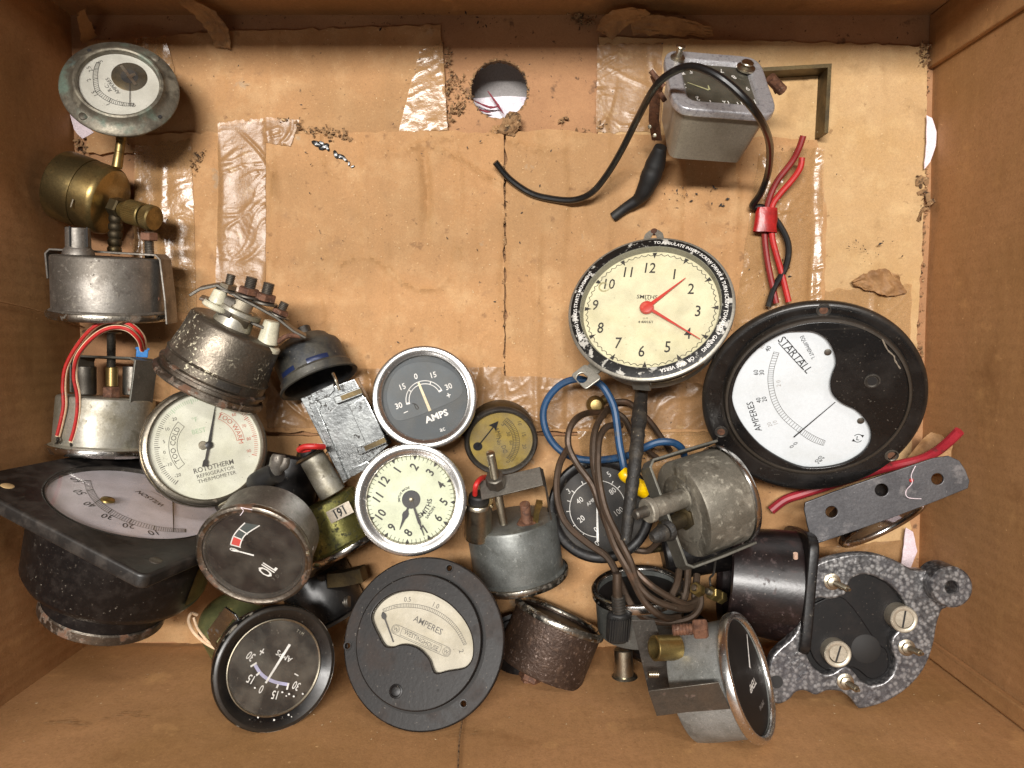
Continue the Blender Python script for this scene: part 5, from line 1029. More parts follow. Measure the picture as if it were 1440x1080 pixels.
# 20 dual-scale gauge under the capillary --------------------------------------------------------
g = G('capillary_gauge', 'black dual-scale gauge with white arc scales to 100, lying under the brown capillary coils', 'gauge', 845, 717, 30, 8, -60)
c = cr(760, 540, 3.176)
g.b('bezel', M().lathe([(60, -10), (72, -10), (75, -7), (75, -2), (72, 1), (68, 1.6), (63, .2), (60, -2)], 80, closed=True), BAKE_DUST)
g.b('body', M().lathe([(0, -45), (64, -45), (66, -42), (66, -9), (0, -9)], 64), STEEL_D)
g.b('dial', M().lathe([(0, -3), (61, -3), (61, -4), (0, -4)], 64), D_BLACK)
g.b('glass', M().lathe([(0, -.8), (61, -.8), (61, -1.2), (0, -1.2)], 64), GL)
m = M(); z = -2.6; ce = g.xy(*c(256, 557), z); r = V(V(g.xy(*c(250, 683), z))-V(ce)).length
m.arc(r-.5, r+.5, -15, 270, z, ce, 80)
for a in (268, 240, 215, 185, 165, 145, 120, 95, 60, 45, 20, 0): m.seg(ce[0]+(r-1)*cos(rad(a)), ce[1]+(r-1)*sin(rad(a)), ce[0]+(r+5)*cos(rad(a)), ce[1]+(r+5)*sin(rad(a)), 1.2, z)
for s_, p, a in (('20', (182, 603), 38), ('40', (175, 520), 38), ('80', (322, 478), 38), ('100', (350, 568), 38), ('3', (125, 478), 38), ('5', (306, 403), 38), ('0', (252, 712), 38), ('0', (248, 650), 38)): g.tp(m, s_, c(*p), 9.5, a, z, .9)
g.tp(m, 'AMPS', c(228, 524), 6, 38, z); g.b('dial_markings', m, INK_W)
m = M(); g.sp(m, c(252, 505), c(256, 705), 1.6, -1.8, 3.4); g.b('needle', m, N_WHITE)

# 21 capillary coils
def multi(name, label, cat, lines, r, mat, **k):
    m = M(); o0 = None
    for L_ in lines:
        W_ = [P(*p) for p in L_]; o0 = o0 or W_[0]; m.tube(W_, r, res=6, **k)
    return solo(name, label, cat, m, mat, o0)
lines = [[(270, 128, 20), (210, 130, 30), (160, 155, 44), (128, 210, 50), (126, 280, 52), (165, 360, 54), (230, 450, 56), (262, 540, 58), (300, 640, 60), (350, 740, 62), (420, 830, 66), (500, 905, 68), (600, 965, 66), (660, 985, 62), (700, 960, 58)],
 [(125, 285, 38), (85, 360, 44), (72, 470, 48), (90, 570, 50), (130, 640, 52), (210, 710, 54), (300, 775, 56), (350, 870, 60), (390, 960, 64), (450, 1035, 66), (560, 1065, 66), (670, 1045, 64), (715, 980, 60), (700, 900, 56)],
 [(320, 100, 26), (285, 130, 36), (250, 190, 48), (235, 270, 54), (240, 380, 58), (268, 490, 62), (290, 600, 64), (330, 720, 66), (390, 830, 70), (450, 950, 70), (500, 1010, 70), (560, 1045, 68), (620, 1040, 64)],
 [(360, 185, 34), (300, 190, 44), (265, 240, 52), (256, 330, 58), (262, 430, 62), (290, 560, 66), (350, 690, 68), (400, 790, 70), (440, 900, 70), (520, 970, 70), (640, 1005, 66), (690, 985, 60)],
 [(620, 830, 54), (610, 890, 58), (580, 950, 60), (540, 985, 62)], [(660, 820, 52), (655, 900, 56), (640, 960, 58), (600, 1000, 60)], [(700, 850, 50), (690, 930, 55), (690, 975, 56)]]
multi('capillary_tube', 'bundle of thin brown capillary tubing coiled over the black dual-scale gauge', 'tubing', [mp(c, L_) for L_ in lines], 1.75, COPPER, seg=8)
for lb, L_ in (('brown capillary tube arching behind the black sleeve, upper strand', [(310, 85, 12), (380, 80, 14), (430, 110, 18), (490, 170, 18), (540, 240, 16), (580, 300, 14)]), ('brown capillary tube arching behind the black sleeve, lower strand', [(290, 110, 12), (370, 150, 15), (420, 240, 16), (480, 300, 14), (520, 330, 12)]), ('short curved brown capillary stub below the stained can stub pipe', [(420, 740, 22), (480, 745, 24), (530, 700, 28), (560, 660, 30)])):
    multi('capillary_tube', lb, 'tubing', [mp(c, L_)], 1.7, COPPER, seg=8)
q = P(*c(245, 92), 14); m = M(); m.lathe([(0, 5), (3, 4.5), (4.8, 2), (5, -1), (4, -4), (0, -5)], 20, MX.Translation(q)); m.cyl(q, P(*c(300, 60), 12), 2.4, None, 16)
solo('brass_union', 'small round brass capillary nut below the cream clock, at the end of the brown tubing', 'fitting', m, BRASS, q)

# 22 blue lead
wire('blue_wire', 'thick blue wire looping from the cream clock tab to a yellow connector', [(829, 537, 30), (812, 533, 31), (790, 540, 30), (772, 558, 28), (764, 580, 27), (768, 606, 27), (782, 628, 27), (803, 642, 28), (830, 647, 30), (860, 645, 34), (885, 640, 40), (905, 630, 44), (925, 622, 46), (945, 622, 46), (958, 630, 42), (962, 640, 36)], 1.9, W_BLUE)
wire('blue_wire', 'blue wire running straight down beside the armoured cable into the yellow connector', [(829, 533, 34), (845, 541, 38), (856, 556, 40), (864, 575, 42), (868, 600, 44), (871, 625, 46), (876, 650, 48), (879, 664, 48)], 1.95, W_BLUE)
m = M(); a, b_, d, e = P(874, 662, 52), P(884, 672, 53), P(896, 682, 52), P(908, 692, 50)
m.tube([a, b_, d, e], [2.6, 3.6, 3.2, 3.4, 4.2, 3.6], seg=14); solo('crimp_connector', 'bright yellow crimp connector half hidden behind the armoured cable', 'connector', m, YELLOW, a)

# 23 armoured cable and grip
g = G('armoured_cable', 'thick black dusty sleeve running down from beneath the cream clock to a ribbed black plug', 'cable', 896, 556, 34, world=True, mm=True)
m = M(); m.tube([g.w(*p) for p in [(903, 545, 34), (900, 575, 44), (897, 610, 56), (893, 650, 64), (888, 690, 68), (884, 725, 70), (880, 760, 72)]], [3.4, 3.6, 3.5, 3.3, 3.2, 3, 2.6], seg=14, wob=.22); g.b('sleeve', m, RUBBER_D)
m = M(); m.tube([g.w(*p) for p in [(868, 806, 72), (868, 825, 72), (869, 843, 71)]], [2.1, 2.2, 2.5], seg=12); g.b('cable', m, COPPER)
q0, q1 = g.w(869, 838, 71), g.w(871, 862, 70); m = M(); mt, l = m.axis(q0, q1); pr = [(0, 0)]
for k in range(6): pr += [(2.8, l*k/6), (3.3, l*(k+.3)/6), (3.3, l*(k+.6)/6), (2.8, l*(k+.8)/6)]
m.lathe(pr+[(0, l)], 20, mt); g.b('strain_relief', m, STEEL_D)
q0, q1 = g.w(871, 860, 69), g.w(868, 902, 66); d = (q1-q0); mt, l = M().axis(q0, q1); m = M(); 
xa = V((1, 0, 0)); fr_ = MX.Translation(q0) @ MX((xa, d.normalized().cross(xa), d.normalized())).transposed().to_4x4()
sec = [(5.2, 3.4), (6., 4), (5.7, 4), (5.4, 3.8), (4.9, 3.2)]; o = g.b('grip', M().lathe([(0, 0), (4.6, .3), (6.2, 1.6), (6.0, l*.85), (5.2, l), (0, l)], 8, fr_ @ MX.Diagonal((1, .6, 1, 1))), RUBBER, bev=.8)
m = M()
for k in range(9): m.box((-4.4+k*1.1, 3.6, l*.5), (.5, 1.2, l*.72), mat=fr_); 
for k in range(9): m.box((-4.4+k*1.1, -3.6, l*.5), (.5, 1.2, l*.72), mat=fr_)
g.b('grip_ribs', m, RUBBER, parent=o, stuff=True)

# 24 stained can with strap clamp ------------------------------------------------------------
c = cr(760, 540, 3.176)
g = G('clamped_gauge', 'stained grey gauge can seen from its back with U clamp strap and thick stub pipe', 'gauge', 1026, 694, 52, 120, 19, side=True)
gauge(g, 71, 68, 78, CHROME, STAINED, D_BLACK, gl=None, step=None)
g.b('rear_boss', M().lathe([(0, -80), (44, -80), (48, -78), (50, -76)], 48), STAINED)
def Q(x, y, z): return g.w(*c(x, y), z)
m = M(); cl = [Q(700, 275, 50), Q(600, 310, 58), Q(480, 350, 70), Q(470, 375, 72), Q(548, 480, 82), Q(600, 620, 84), Q(650, 800, 76), Q(680, 808, 72), Q(800, 765, 56), Q(945, 708, 40)]
def frame(m, pts, wv, t):
    ribbon(m, pts, wv, t)
# strap lies in local x-z plane around the can's back
lp = [g.plane(*c(x, y), 1, 26) for x, y in [(700, 275), (600, 312), (492, 352), (470, 385)]]
xs = 75
pts = [(-72, -8), (-74, -60), (-74, -108), (-68, -116), (66, -116), (74, -108), (74, -60), (73, -6)]
g.b('clamp_strap', M().strip(pts, 3.6, 2, 34), GALV, bev=.8)
pA, pB = g.plane(*c(690, 490), 1, 24), g.plane(*c(480, 565), 1, 40)
m = M(); m.cyl(pA, pB, 14, 13, 32, 1.5); o = g.b('stub_pipe', m, STAINED); d = (pB-pA).normalized()
g.b('pipe_collar', M().cyl(pB-d*6, pB+d*3, 17, 16.5, 32, 1.5), STAINED, parent=o); g.b('pipe_tip', M().cyl(pB, pB+d*22, 8, 7, 20, 2), STEEL, parent=o)
p, q = g.plane(*c(660, 590), 1, 10), g.plane(*c(560, 640), 1, 24); d = (q-p).normalized(); m = M(); m.hexn(p, p+d*12, 17).cyl(p+d*12, q+d*8, 11, 10, 20, 2); g.b('rear_fitting', m, BRASS_D)
p = g.plane(*c(575, 650), 1, 26); m = M(); m.cyl(p, p+d*9, 15, 14, 28, 2).cyl(p+d*9, p+d*34, 12, 8, 20, 3); g.b('rear_socket', m, RUBBER_D)
g.b('washer', M().lathe([(14, -81), (19, -81), (19, -84), (14, -84)], 32, closed=True, c=(pA.x, pA.y)), STAINED)

# 25 upturned chrome-rimmed gauge -------------------------------------------------------------
c = cr(700, 780, 4)
g = G('upturned_gauge', 'chrome-rimmed gauge with dark face turned to the far wall, lying behind the capillary coils', 'gauge', 897, 823, 46, 64, 92, side=True)
gauge(g, 66, 61, 66, CHROME, GREYCAN, D_BLACK, dz=11, w=3.4, gl=None, h=12)
p, q = g.plane(*c(705, 530), 1, 10), g.plane(*c(712, 705), 1, 18); m = M(); m.cyl(p, q, 13, 13.5, 32, 1).cyl(p.lerp(q, .84), q, 19, 18, 36, 2.5); o = g.b('lamp_holder', m, NICKEL)
m = M(); m.tube([g.w(*c(720, 710), 34), g.w(*c(750, 755), 30), g.w(*c(780, 775), 26), g.w(*c(830, 790), 26)], [10, 16, 15, 8], seg=12, wob=.3); g.b('plug', m, RUBBER, parent=o)

# 26 TEMP gauge ------------------------------------------------------------------------------
c = cr(880, 840, 4.696)
g = G('temperature_gauge', 'TEMP gauge with bright chrome bezel, black face turned to the right, nearest the near wall', 'gauge', 1056, 950, 106, 72, 8, side=True)
gauge(g, 88, 80, 92, CHROME_B, GREYCAN2, D_BLACK, dz=6, w=3.6, h=12, gl=None)
m = M(); z = -5.6; g.tp(m, 'TEMP', c(838, 580), 12, -118, z, 1.15, .01); 
g.b('dial_markings', m, INK_W)
m = M(); g.tp(m, 'SMITHS', c(898, 712), 7, -118, z); g.b('maker_print', m, MT('dull_print', '#8b8580', .5))
m = M(); g.sp(m, c(800, 245), c(820, 465), 2.0, -4.6, 4.6); g.b('needle', m, N_WHITE)
p, q = g.w(*c(345, 330), 104), g.w(*c(185, 335), 108); m = M(); o = g.b('lamp_holder', M().cyl(p, q, 17.5, None, 40, 1, hollow=14), BRASS_B)
m = M(); m.box(q.lerp(p, .35)+V((0, 0, 0)), (4, 18, 12)); 
pts = [g.w(*c(50, 150), 104), g.w(*c(85, 300), 100), g.w(*c(120, 450), 96), g.w(*c(165, 615), 92)]
m = M(); pl = [g.w(*c(x, y), z_) for x, y, z_ in [(40, 150, 92), (190, 150, 92), (345, 610, 90), (150, 620, 90)]]
nn = (pl[1]-pl[0]).cross(pl[2]-pl[0]).normalized()*1.6; m.add(pl+[p_+nn for p_ in pl], [(0, 1, 2, 3), (4, 5, 6, 7), (0, 1, 5, 4), (1, 2, 6, 5), (2, 3, 7, 6), (3, 0, 4, 7)]); g.b('bracket_leg', m, STEEL_D, bev=.4)
m = M(); pl = [g.w(*c(x, y), z_) for x, y, z_ in [(148, 620, 126), (612, 562, 130), (690, 738, 126), (400, 760, 124), (205, 785, 122)]]
nn = (pl[1]-pl[0]).cross(pl[2]-pl[0]).normalized()*2.4; m.add(pl+[p_+nn for p_ in pl], [(0, 1, 2, 3, 4), (5, 6, 7, 8, 9), (0, 1, 6, 5), (1, 2, 7, 6), (2, 3, 8, 7), (3, 4, 9, 8), (4, 0, 5, 9)]); g.b('bracket_arm', m, STEEL, bev=.4)
bolt(g, g.w(*c(345, 508), 98), g.w(*c(295, 508), 99), 4.5, NICKEL, name='threaded_stud'); bolt(g, g.w(*c(215, 508), 104), g.w(*c(150, 508), 105), 4.5, NICKEL, name='threaded_stud')
m = M(); a, b_ = g.w(*c(310, 215), 116), g.w(*c(540, 205), 120); m.thread(a, a.lerp(b_, .66), 8, 4); o = g.b('rusty_screw', m, RUSTNUT); g.b('nut', M().hexn(a.lerp(b_, .6), b_, 14), RUSTNUT, parent=o)

# 27 dark drum meter ---------------------------------------------------------------------------
c = cr(920, 740, 6)
g = G('drum_meter', 'dark maroon-black drum-shaped meter on its side, left of the cast bracket', 'meter', 1126, 826, 50, 104, -8, side=True)
g.b('case', M().lathe([(58, -98), (62, -104), (67, -106), (70, -104), (71, -96), (78, -14), (0, -13), (0, -80), (57, -84)], 80), BAKE_BR)
g.b('flange', M().plate([cham(160, 160, 26, 3)], -14, 0, 3, res=2, mat=MX.Rotation(rad(8), 4, 'Z')), BAKE_DUST)
g.b('flange_hole', M().cyl(g.w(*c(1192, 230), 84), g.w(*c(1192, 270), 83), 3), MT('pale_hole', '#b99a86', .8))
for i, (a, b_) in enumerate((((600, 615), (440, 545)), ((400, 555), (330, 515)))):
    p, q = g.w(*c(*a), 52+i*8), g.w(*c(*b_), 60+i*6); o = bolt(g, p, q, 4.5, NICKEL, [(.15, .42), (.5, .78)] if i == 0 else [(.2, .8)], 9.5, name='terminal_stud', nutmat=BRASS_B)
m = M(); m.lathe([(40, -86), (54, -86), (54, -89), (40, -89)], 48, closed=True); g.b('rear_ring', m, BAKE_DUST)
m = M(); m.tube([g.w(*c(520, 270), 60), g.w(*c(500, 400), 58), g.w(*c(470, 440), 56), g.w(*c(480, 530), 54)], 1.6, seg=6); g.b('wire_tail', m, STEEL_D)

# 28 cast hammered bracket ------------------------------------------------------------------------
c = cr(1040, 620, 2.7)
g = G('cast_bracket', 'grey hammered-finish cast bracket with ring boss, bolted over a dark meter back with slotted screws', 'bracket', 1200, 880, 78, 24, -42)
z0 = 0
outl = [(430, 430), (520, 432), (600, 458), (655, 488), (705, 492), (735, 500), (770, 560), (790, 628), (768, 645), (750, 700), (735, 780), (700, 868), (640, 938), (560, 990), (470, 1017), (445, 1008), (420, 975), (380, 952), (330, 950), (290, 966), (250, 950), (215, 955), (190, 982), (150, 1000), (120, 980), (110, 900), (120, 830), (150, 790), (200, 745), (232, 680), (243, 560), (262, 490), (330, 452)]
inn = [(300, 597), (340, 602), (385, 592), (408, 575), (414, 545), (432, 520), (470, 508), (510, 515), (570, 545), (612, 590), (645, 650), (640, 690), (600, 722), (578, 755), (580, 790), (592, 830), (582, 880), (550, 915), (500, 928), (462, 912), (440, 885), (420, 864), (390, 858), (355, 880), (325, 886), (290, 868), (262, 830), (245, 770), (245, 700), (262, 635)]
PO = smooth2([g.xy(*c(*p), 0) for p in outl], 4); PI_ = smooth2([g.xy(*c(*p), 0) for p in inn], 4)
g.b('casting', M().plate([PO, PI_], -22, 0, 3, res=3), HAMMER, sharp=60)
q = g.xy(*c(806, 556), 24); m = M(); m.lathe([(8.3, -6), (8.3, 22), (9.8, 24), (25.5, 24), (28, 21.5), (28.5, -20), (8.3, -20)], 56, closed=True, c=q); g.b('boss', m, HAMMER)
q1 = g.xy(*c(735, 555), 0); 
ci = g.xy(*c(440, 720), -16)
g.b('meter_back', M().lathe([(0, -16), (84, -16), (86, -18), (86, -60), (0, -60)], 64, c=ci), BLACKM)
m = M(); m.plate([smooth2([g.xy(*c(*p), -12) for p in [(300, 610), (400, 600), (520, 760), (560, 800), (560, 870), (500, 905), (430, 860), (330, 870), (270, 800), (260, 660)]], 4)], -16.1, -11, 1.5); g.b('back_step', m, BLACKM)
g.b('round_recess', M().lathe([(0, -10.3), (19.5, -10.3), (20.5, -10.9), (20.5, -12)], 40, c=g.xy(*c(480, 790), -11)), DARK)
for (x, y, a) in ((606, 666, 62), (358, 796, 55)):
    q = g.xy(*c(x, y), -10); o = g.b('screw_bush', M().lathe([(12.5, -4), (12.5, 7), (14, 8), (17, 8), (18.5, 6.5), (18.5, -16)], 44, c=q), SCREWG)
    q = g.xy(*c(x+12, y+6), 0); m = M(); m.lathe([(13, -14), (13, 4.5), (12, 6), (0, 6)], 40, c=q); o2 = g.b('slotted_screw', m, SCREWG, parent=o)
    m = M(); a0, a1 = V(q)-V((cos(rad(a+14)), sin(rad(a+14))))*12, V(q)+V((cos(rad(a+14)), sin(rad(a+14))))*12; m.seg(*a0, *a1, 2.6, 6.15); g.b('slot', m, DARK, parent=o)
for (p0, p1) in (((352, 535), (410, 562)), ((635, 785), (688, 806)), ((402, 915), (446, 944))):
    q = g.xy(*c(*p0), 1); o = g.b('washer', M().lathe([(0, 2.4), (10, 2.4), (11.5, 1.6), (11.5, -.5)], 32, c=q), NICKEL)
    g.b('nut', M().hexn((q[0], q[1], 2), (q[0], q[1], 8), 8.5), NICKEL, parent=o)
    e = g.w(*c(*p1), g.c.z+26); e = V(q+(0,))+(e-V(q+(0,))).normalized()*34; qq = g.plane(*c(*p1), 2, 26)
    g.b('stud', M().thread((q[0], q[1], 2), (qq.x, qq.y, 26), 4.6, 2).cyl((qq.x, qq.y, 26), V((qq.x, qq.y, 26))+(V((qq.x, qq.y, 26))-V((*q, 2))).normalized()*4, 3.2, 2.4, 14), NICKEL, parent=o)
m = M()
for k, (x, y, w_, h_) in enumerate([(222, 808, 20, 7), (215, 838, 26, 7), (235, 858, 22, 7), (245, 885, 26, 7), (188, 820, 7, 10), (200, 868, 7, 14), (262, 865, 7, 14), (228, 905, 18, 6)]):
    q = g.xy(*c(x, y), 0); m.prism(rrect(w_*.55, h_*.55, 1.6, 3, (0, 0)), -.2, 1.8, MX.Translation((q[0], q[1], 0)) @ MX.Rotation(rad(25), 4, 'Z'))
g.b('cast_letters', m, HAMMER, bev=.4)
g.b('dark_hole', M().lathe([(0, .1), (9, .1), (9, -4)], 24, c=g.xy(*c(140, 915), 0)), DARK)

# 29 steel strap and chrome rim under it --------------------------------------------------------------
c = cr(1040, 620, 2.7)
g = G('steel_strap', 'dull grey steel strap with three round holes, rounded right end', 'metal strap', 1245, 700, 58, 22, -30)
S1 = [(250, 235), (350, 197), (500, 145), (640, 98), (735, 66), (795, 57), (835, 75), (858, 110), (874, 152), (868, 180), (740, 232), (600, 285), (430, 345), (295, 391), (275, 384), (258, 320), (246, 262)]
dense = [tuple(V(S1[i]).lerp(V(S1[(i+1) % len(S1)]), t)) for i in range(len(S1)) for t in (0, .33, .66)]
g.b('strap', M().plate([[g.xy(*c(*p), 0) for p in dense]]+[circ(r, 28, g.xy(*c(x, y), 0)) for x, y, r in ((350, 270, 8.2), (540, 187, 9), (752, 145, 8))], -5, 0, .9), MT('smoky_steel', '#5b5a5c', .42, .7, [('noise', '#454446', 50, .44, .6, .8, .55), ('noise', '#8a8584', 90, .58, .70, .5), ('noise', '#a8a3a0', 700, .66, .72, .5)], [('noise', 400, .2, .5)]))
g.b('red_blob', M().lathe([(0, 1.2), (2.4, .8), (3, 0)], 12, c=g.xy(*c(652, 150), 0)), W_RED)
m = M(); m.tube([g.w(*c(x, y), 60+2) for x, y in [(668, 95), (652, 130), (655, 160), (632, 190), (640, 215), (690, 220)]], .55, seg=5, wob=.6); g.b('cobweb', m, WHITE_PAPER, stuff=True)
g = G('tilted_gauge', 'dark gauge with thin chrome rim standing on edge directly beneath the steel strap', 'gauge', 1243, 738, 38, 80, -62, side=True)
gauge(g, 66, 60, 44, CHROME, BAKE_DUST, D_BLACK, gl=GL)

# 30 thick red cable behind the large ammeter
wire('red_cable', 'thick faded red cable passing behind the large STARTALL ammeter, cut end at the right', [(1349, 606, 52), (1336, 619, 48), (1318, 634, 42), (1295, 646, 36), (1262, 654, 30), (1230, 662, 22), (1180, 678, 16), (1130, 694, 13), (1104, 703, 11), (1084, 718, 10)], 2.5, W_PINK, cat='cable')
# 31 square flush meter, bottom left -----------------------------------------------------------------
g = G('square_meter', 'large square-flanged black meter tilted in the near left corner, pale dial numbered upside down', 'meter', 193, 703, 72, 66, 79, 46, side=False)
c = cr(0, 620, 3.6)
LQ = g.xy(*c(6, 215), 0); BQ = g.xy(*c(790, 655), 0)
hd = 212; base = math.atan2(LQ[1], LQ[0])
def rot(p, a): return (p[0]*cos(a)-p[1]*sin(a), p[0]*sin(a)+p[1]*cos(a))
sq = [rot(p, base-rad(180)+rad(45)) for p in rrect(2*hd/math.sqrt(2), 2*hd/math.sqrt(2), 12, 6)]
win = circ(114, 80)
g.b('flange', M().plate([sq, win], -19, 0, 4, res=3), MT('dusty_black_flange', '#0f0d0d', .42, 0, [('noise', '#2e2823', 120, .46, .62, .8, .6), ('edge', '#55504a', 1, .52, .6, .6, .4), ('noise', '#6f6656', 700, .68, .73, .6, .9)], [('noise', 400, .15, .4)]), sharp=50)
g.b('body', M().lathe([(0, -132), (104, -132), (112, -128), (120, -116), (128, -20), (0, -19.5)], 100), BAKE_DUST)
bq = g.xy(300, 800, -60); ba = math.degrees(math.atan2(bq[1], bq[0]))
g.b('brass_side_band', M().lathe([(128.6, -24), (122.5, -108), (121.5, -108), (127.5, -24)], 24, a0=ba-16, a1=ba+16, closed=True), BRASS)
g.b('rear_cap', M().lathe([(0, -172), (72, -172), (78, -169), (80, -164), (80, -131)], 80, c=(-18, -8)), BAKE_DUST)
g.b('rear_rim', M().lathe([(80.5, -168), (82.5, -166), (82.5, -154), (80.5, -152)], 80, closed=True, c=(-18, -8)), CHROME_RUST)
g.b('dial', M().lathe([(0, -7), (113.6, -7), (113.6, -8), (0, -8)], 80), D_MAUVE)
g.b('window_ring', M().lathe([(114.5, -.5), (113, -.3), (112.4, -6.8), (114.5, -6.8)], 80, closed=True), STEEL_D)
g.b('glass', M().lathe([(0, -2), (113, -2), (113, -2.5), (0, -2.5)], 64), GL_C)
c2 = cr(70, 640, 5.76); m = M(); z = -6.5
A = spline([(*g.xy(*c2(*p), z), 0) for p in [(275, 205), (300, 290), (365, 385), (470, 470), (640, 550), (840, 605), (1000, 622), (1100, 625)]], 9)
B = spline([(*g.xy(*c2(*p), z), 0) for p in [(330, 205), (352, 275), (405, 360), (505, 440), (665, 520), (850, 572), (1005, 592), (1100, 597)]], 9)
for L_ in (A, B):
    for i in range(len(L_)-1): m.seg(L_[i].x, L_[i].y, L_[i+1].x, L_[i+1].y, .6, z)
for i in range(len(A)): m.seg(A[i].x, A[i].y, B[i].x, B[i].y, 1.6 if i % 9 == 0 else .6, z)
m.poly([(A[0].x, A[0].y), (B[0].x, B[0].y)]+[(p.x, p.y) for p in B[1:9]]+[(p.x, p.y) for p in A[8:0:-1]], z-.15) if False else None
g.b('scale', m, INK_G)
m = M()
for s_, p, a in (('10', (835, 628), 182), ('20', (637, 572), 172), ('30', (465, 497), 166), ('40', (325, 400), 160), ('50', (240, 300), 150), ('60', (215, 200), 145)): g.tp(m, s_, c2(*p), 16, a, z, .85)
g.tp(m, 'WILLSON', c2(815, 352), 11, 150, z, .95, .012); g.b('dial_markings', m, INK)
m = M(); g.sp(m, c2(820, 290), c2(925, 345), .7, z); g.b('small_print', m, INK_G)
m = M(); g.sp(m, c2(1000, 320), c2(1004, 600), 3.6, -4.8, 1.2); g.b('needle', m, N_DARK)
q = g.xy(*c(545, 300), -2); g.b('zero_screw', M().lathe([(0, 1.4), (5, 1.2), (9, -.4), (9.5, -2.5)], 28, c=q), BRASS_B)
for p in ((38, 228), (788, 605)): q = g.xy(*c(*p), 0); g.b('corner_screw', M().lathe([(0, .6), (7.4, .6), (8, .2), (8.5, -.6)], 24, c=q), MT('cream_plug', '#b5986c', .6) if p[0] < 100 else STEEL)
m = M()
m.tube([g.w(*c(x, y), z_) for x, y, z_ in [(365, 800, 60), (395, 825, 60), (460, 828, 61), (560, 850, 60), (650, 830, 62), (780, 775, 64), (860, 745, 66), (905, 710, 66)]], .8, seg=5, wob=.8)
m.tube([g.w(*c(x, y), z_) for x, y, z_ in [(370, 805, 60), (400, 835, 60), (520, 855, 60), (570, 845, 60)]], .6, seg=5, wob=.8)
g.b('cobweb', m, WHITE_PAPER, stuff=True)
q = g.w(*c(627, 945), 47); g.b('rear_screw', M().cyl(q+V((0, -4, -6)), q+V((0, 4, 8)), 8, 7, 20, 1.5), NICKEL)
m = M(); m.tube([g.w(*c(280, 885), 44), g.w(*c(320, 870), 46), g.w(*c(330, 905), 44)], 3.5); g.b('grey_lug', m, STEEL)
m = M()
for k in range(4): m.tube([g.w(*c(335+random.uniform(-12, 12), 880+20*j+random.uniform(-8, 8)), 42+random.uniform(0, 4)) for j in range(6)], .7, seg=5)
g.b('frayed_thread', m, WHITE_PAPER, stuff=True)

# 32 refrigerator thermometer ---------------------------------------------------------------------------
c = cr(200, 540, 6.355)
g = G('refrigerator_thermometer', 'round ROTOTHERM refrigerator thermometer with pearl dial and steel rim', 'thermometer', 290.5, 627, 70, 13, 40)
g.b('case', M().lathe([(0, -30), (70, -30), (80, -26), (85, -18), (86, -8), (85, -5), (83.5, -6), (82.5, -3), (83.5, -.5), (83, 2), (80.5, 4), (77, 4.4), (75, 2.5), (74.5, -4), (0, -5)], 110), MT('brushed_steel_rim', '#8f887b', .28, .95, [('noise', '#6a6256', 60, .45, .62, .8, .45), ('noise', '#4d3f30', 300, .64, .7, .7, .8, .1)], [('noise', 500, .2, .4)]))
g.b('dial', M().lathe([(0, -3), (75, -3), (75, -4), (0, -4)], 80), D_THERM)
g.b('glass', M().lathe([(0, 2.6), (75.6, 2.6), (75.6, 2.2), (0, 2.2)], 80), GL)
up = math.degrees(math.atan2(*reversed([a-b_ for a, b_ in zip(g.xy(*c(655, 185), -2), g.xy(*c(597, 545), -2))])))
m, m2, m3, m4 = M(), M(), M(), M(); z = -2.6; R0 = 14
hub = g.xy(*c(585, 545), z)
for k in range(0, 101):
    a = 233-k*2.45; mm_ = m if a > 140 else (m4 if a > 88 else m2); r0 = 62 if k % 10 == 0 else 64; mm_.seg(hub[0]+r0*cos(rad(a)), hub[1]+r0*sin(rad(a)), hub[0]+69*cos(rad(a)), hub[1]+69*sin(rad(a)), .7 if k % 10 else 1.2, z)
for (mm_, a0, a1) in ((m, 141, 222), (m2, 10, 70)):
    mm_.arc(50.4, 51, a0, a1, z, hub); mm_.arc(39.8, 40.4, a0, a1, z, hub)
    for a in (a0, a1): mm_.seg(hub[0]+40*cos(rad(a)), hub[1]+40*sin(rad(a)), hub[0]+51*cos(rad(a)), hub[1]+51*sin(rad(a)), .6, z)
m.ta('TOO COLD', 45.6, 181, 8.4, z, c=hub, sx=1.05); m2.ta('TOO WARM', 45.6, 38, 8.4, z, c=hub, sx=1.05)
for s_, a in (('-20', 228), ('-10', 209), ('0', 191), ('5', 176), ('10', 158), ('20', 141)): m.t(s_, hub[0]+57*cos(rad(a)), hub[1]+57*sin(rad(a)), 5.6, 15, z)
for s_, a in (('50', 70), ('60', 52), ('70', 30), ('80', 10), ('90', -8)): m2.t(s_, hub[0]+57*cos(rad(a)), hub[1]+57*sin(rad(a)), 5.6, 15, z)
m4.t('BEST', hub[0]-12, hub[1]+20, 8, 15, z); m4.t('°F', hub[0]-18, hub[1]+36, 8, 15, z)
m3 = m; m.t('ROTOTHERM', *g.xy(*c(640, 735), z), 8.4, 15, z, .95, .01); m.t('REFRIGERATOR', *g.xy(*c(658, 785), z), 6.2, 15, z, 1.05); m.t('THERMOMETER', *g.xy(*c(670, 830), z), 6.2, 15, z, 1.05)
g.b('dial_markings', m, INK_G); g.b('warm_markings', m2, INK_R); g.b('faded_markings', m4, INK_GREEN)
m = M(); a, b_ = V(g.xy(*c(560, 742), -.5)), V(g.xy(*c(655, 185), -.5)); h = V(g.xy(*c(597, 545), -.5)); d = (b_-a).normalized(); n = V((-d.y, d.x))
m.poly([tuple(h+n*2.2+d*5), tuple(b_+n*.4), tuple(b_-n*.4), tuple(h-n*2.2+d*5)], -.5); m.poly([tuple(a+n*4), tuple(a+d*8+n*3.6), tuple(a+d*11+n*1.8), tuple(h+n*2), tuple(h-n*2), tuple(a+d*11-n*1.8), tuple(a+d*8-n*3.6), tuple(a-n*4), tuple(a+d*2)], -.5)
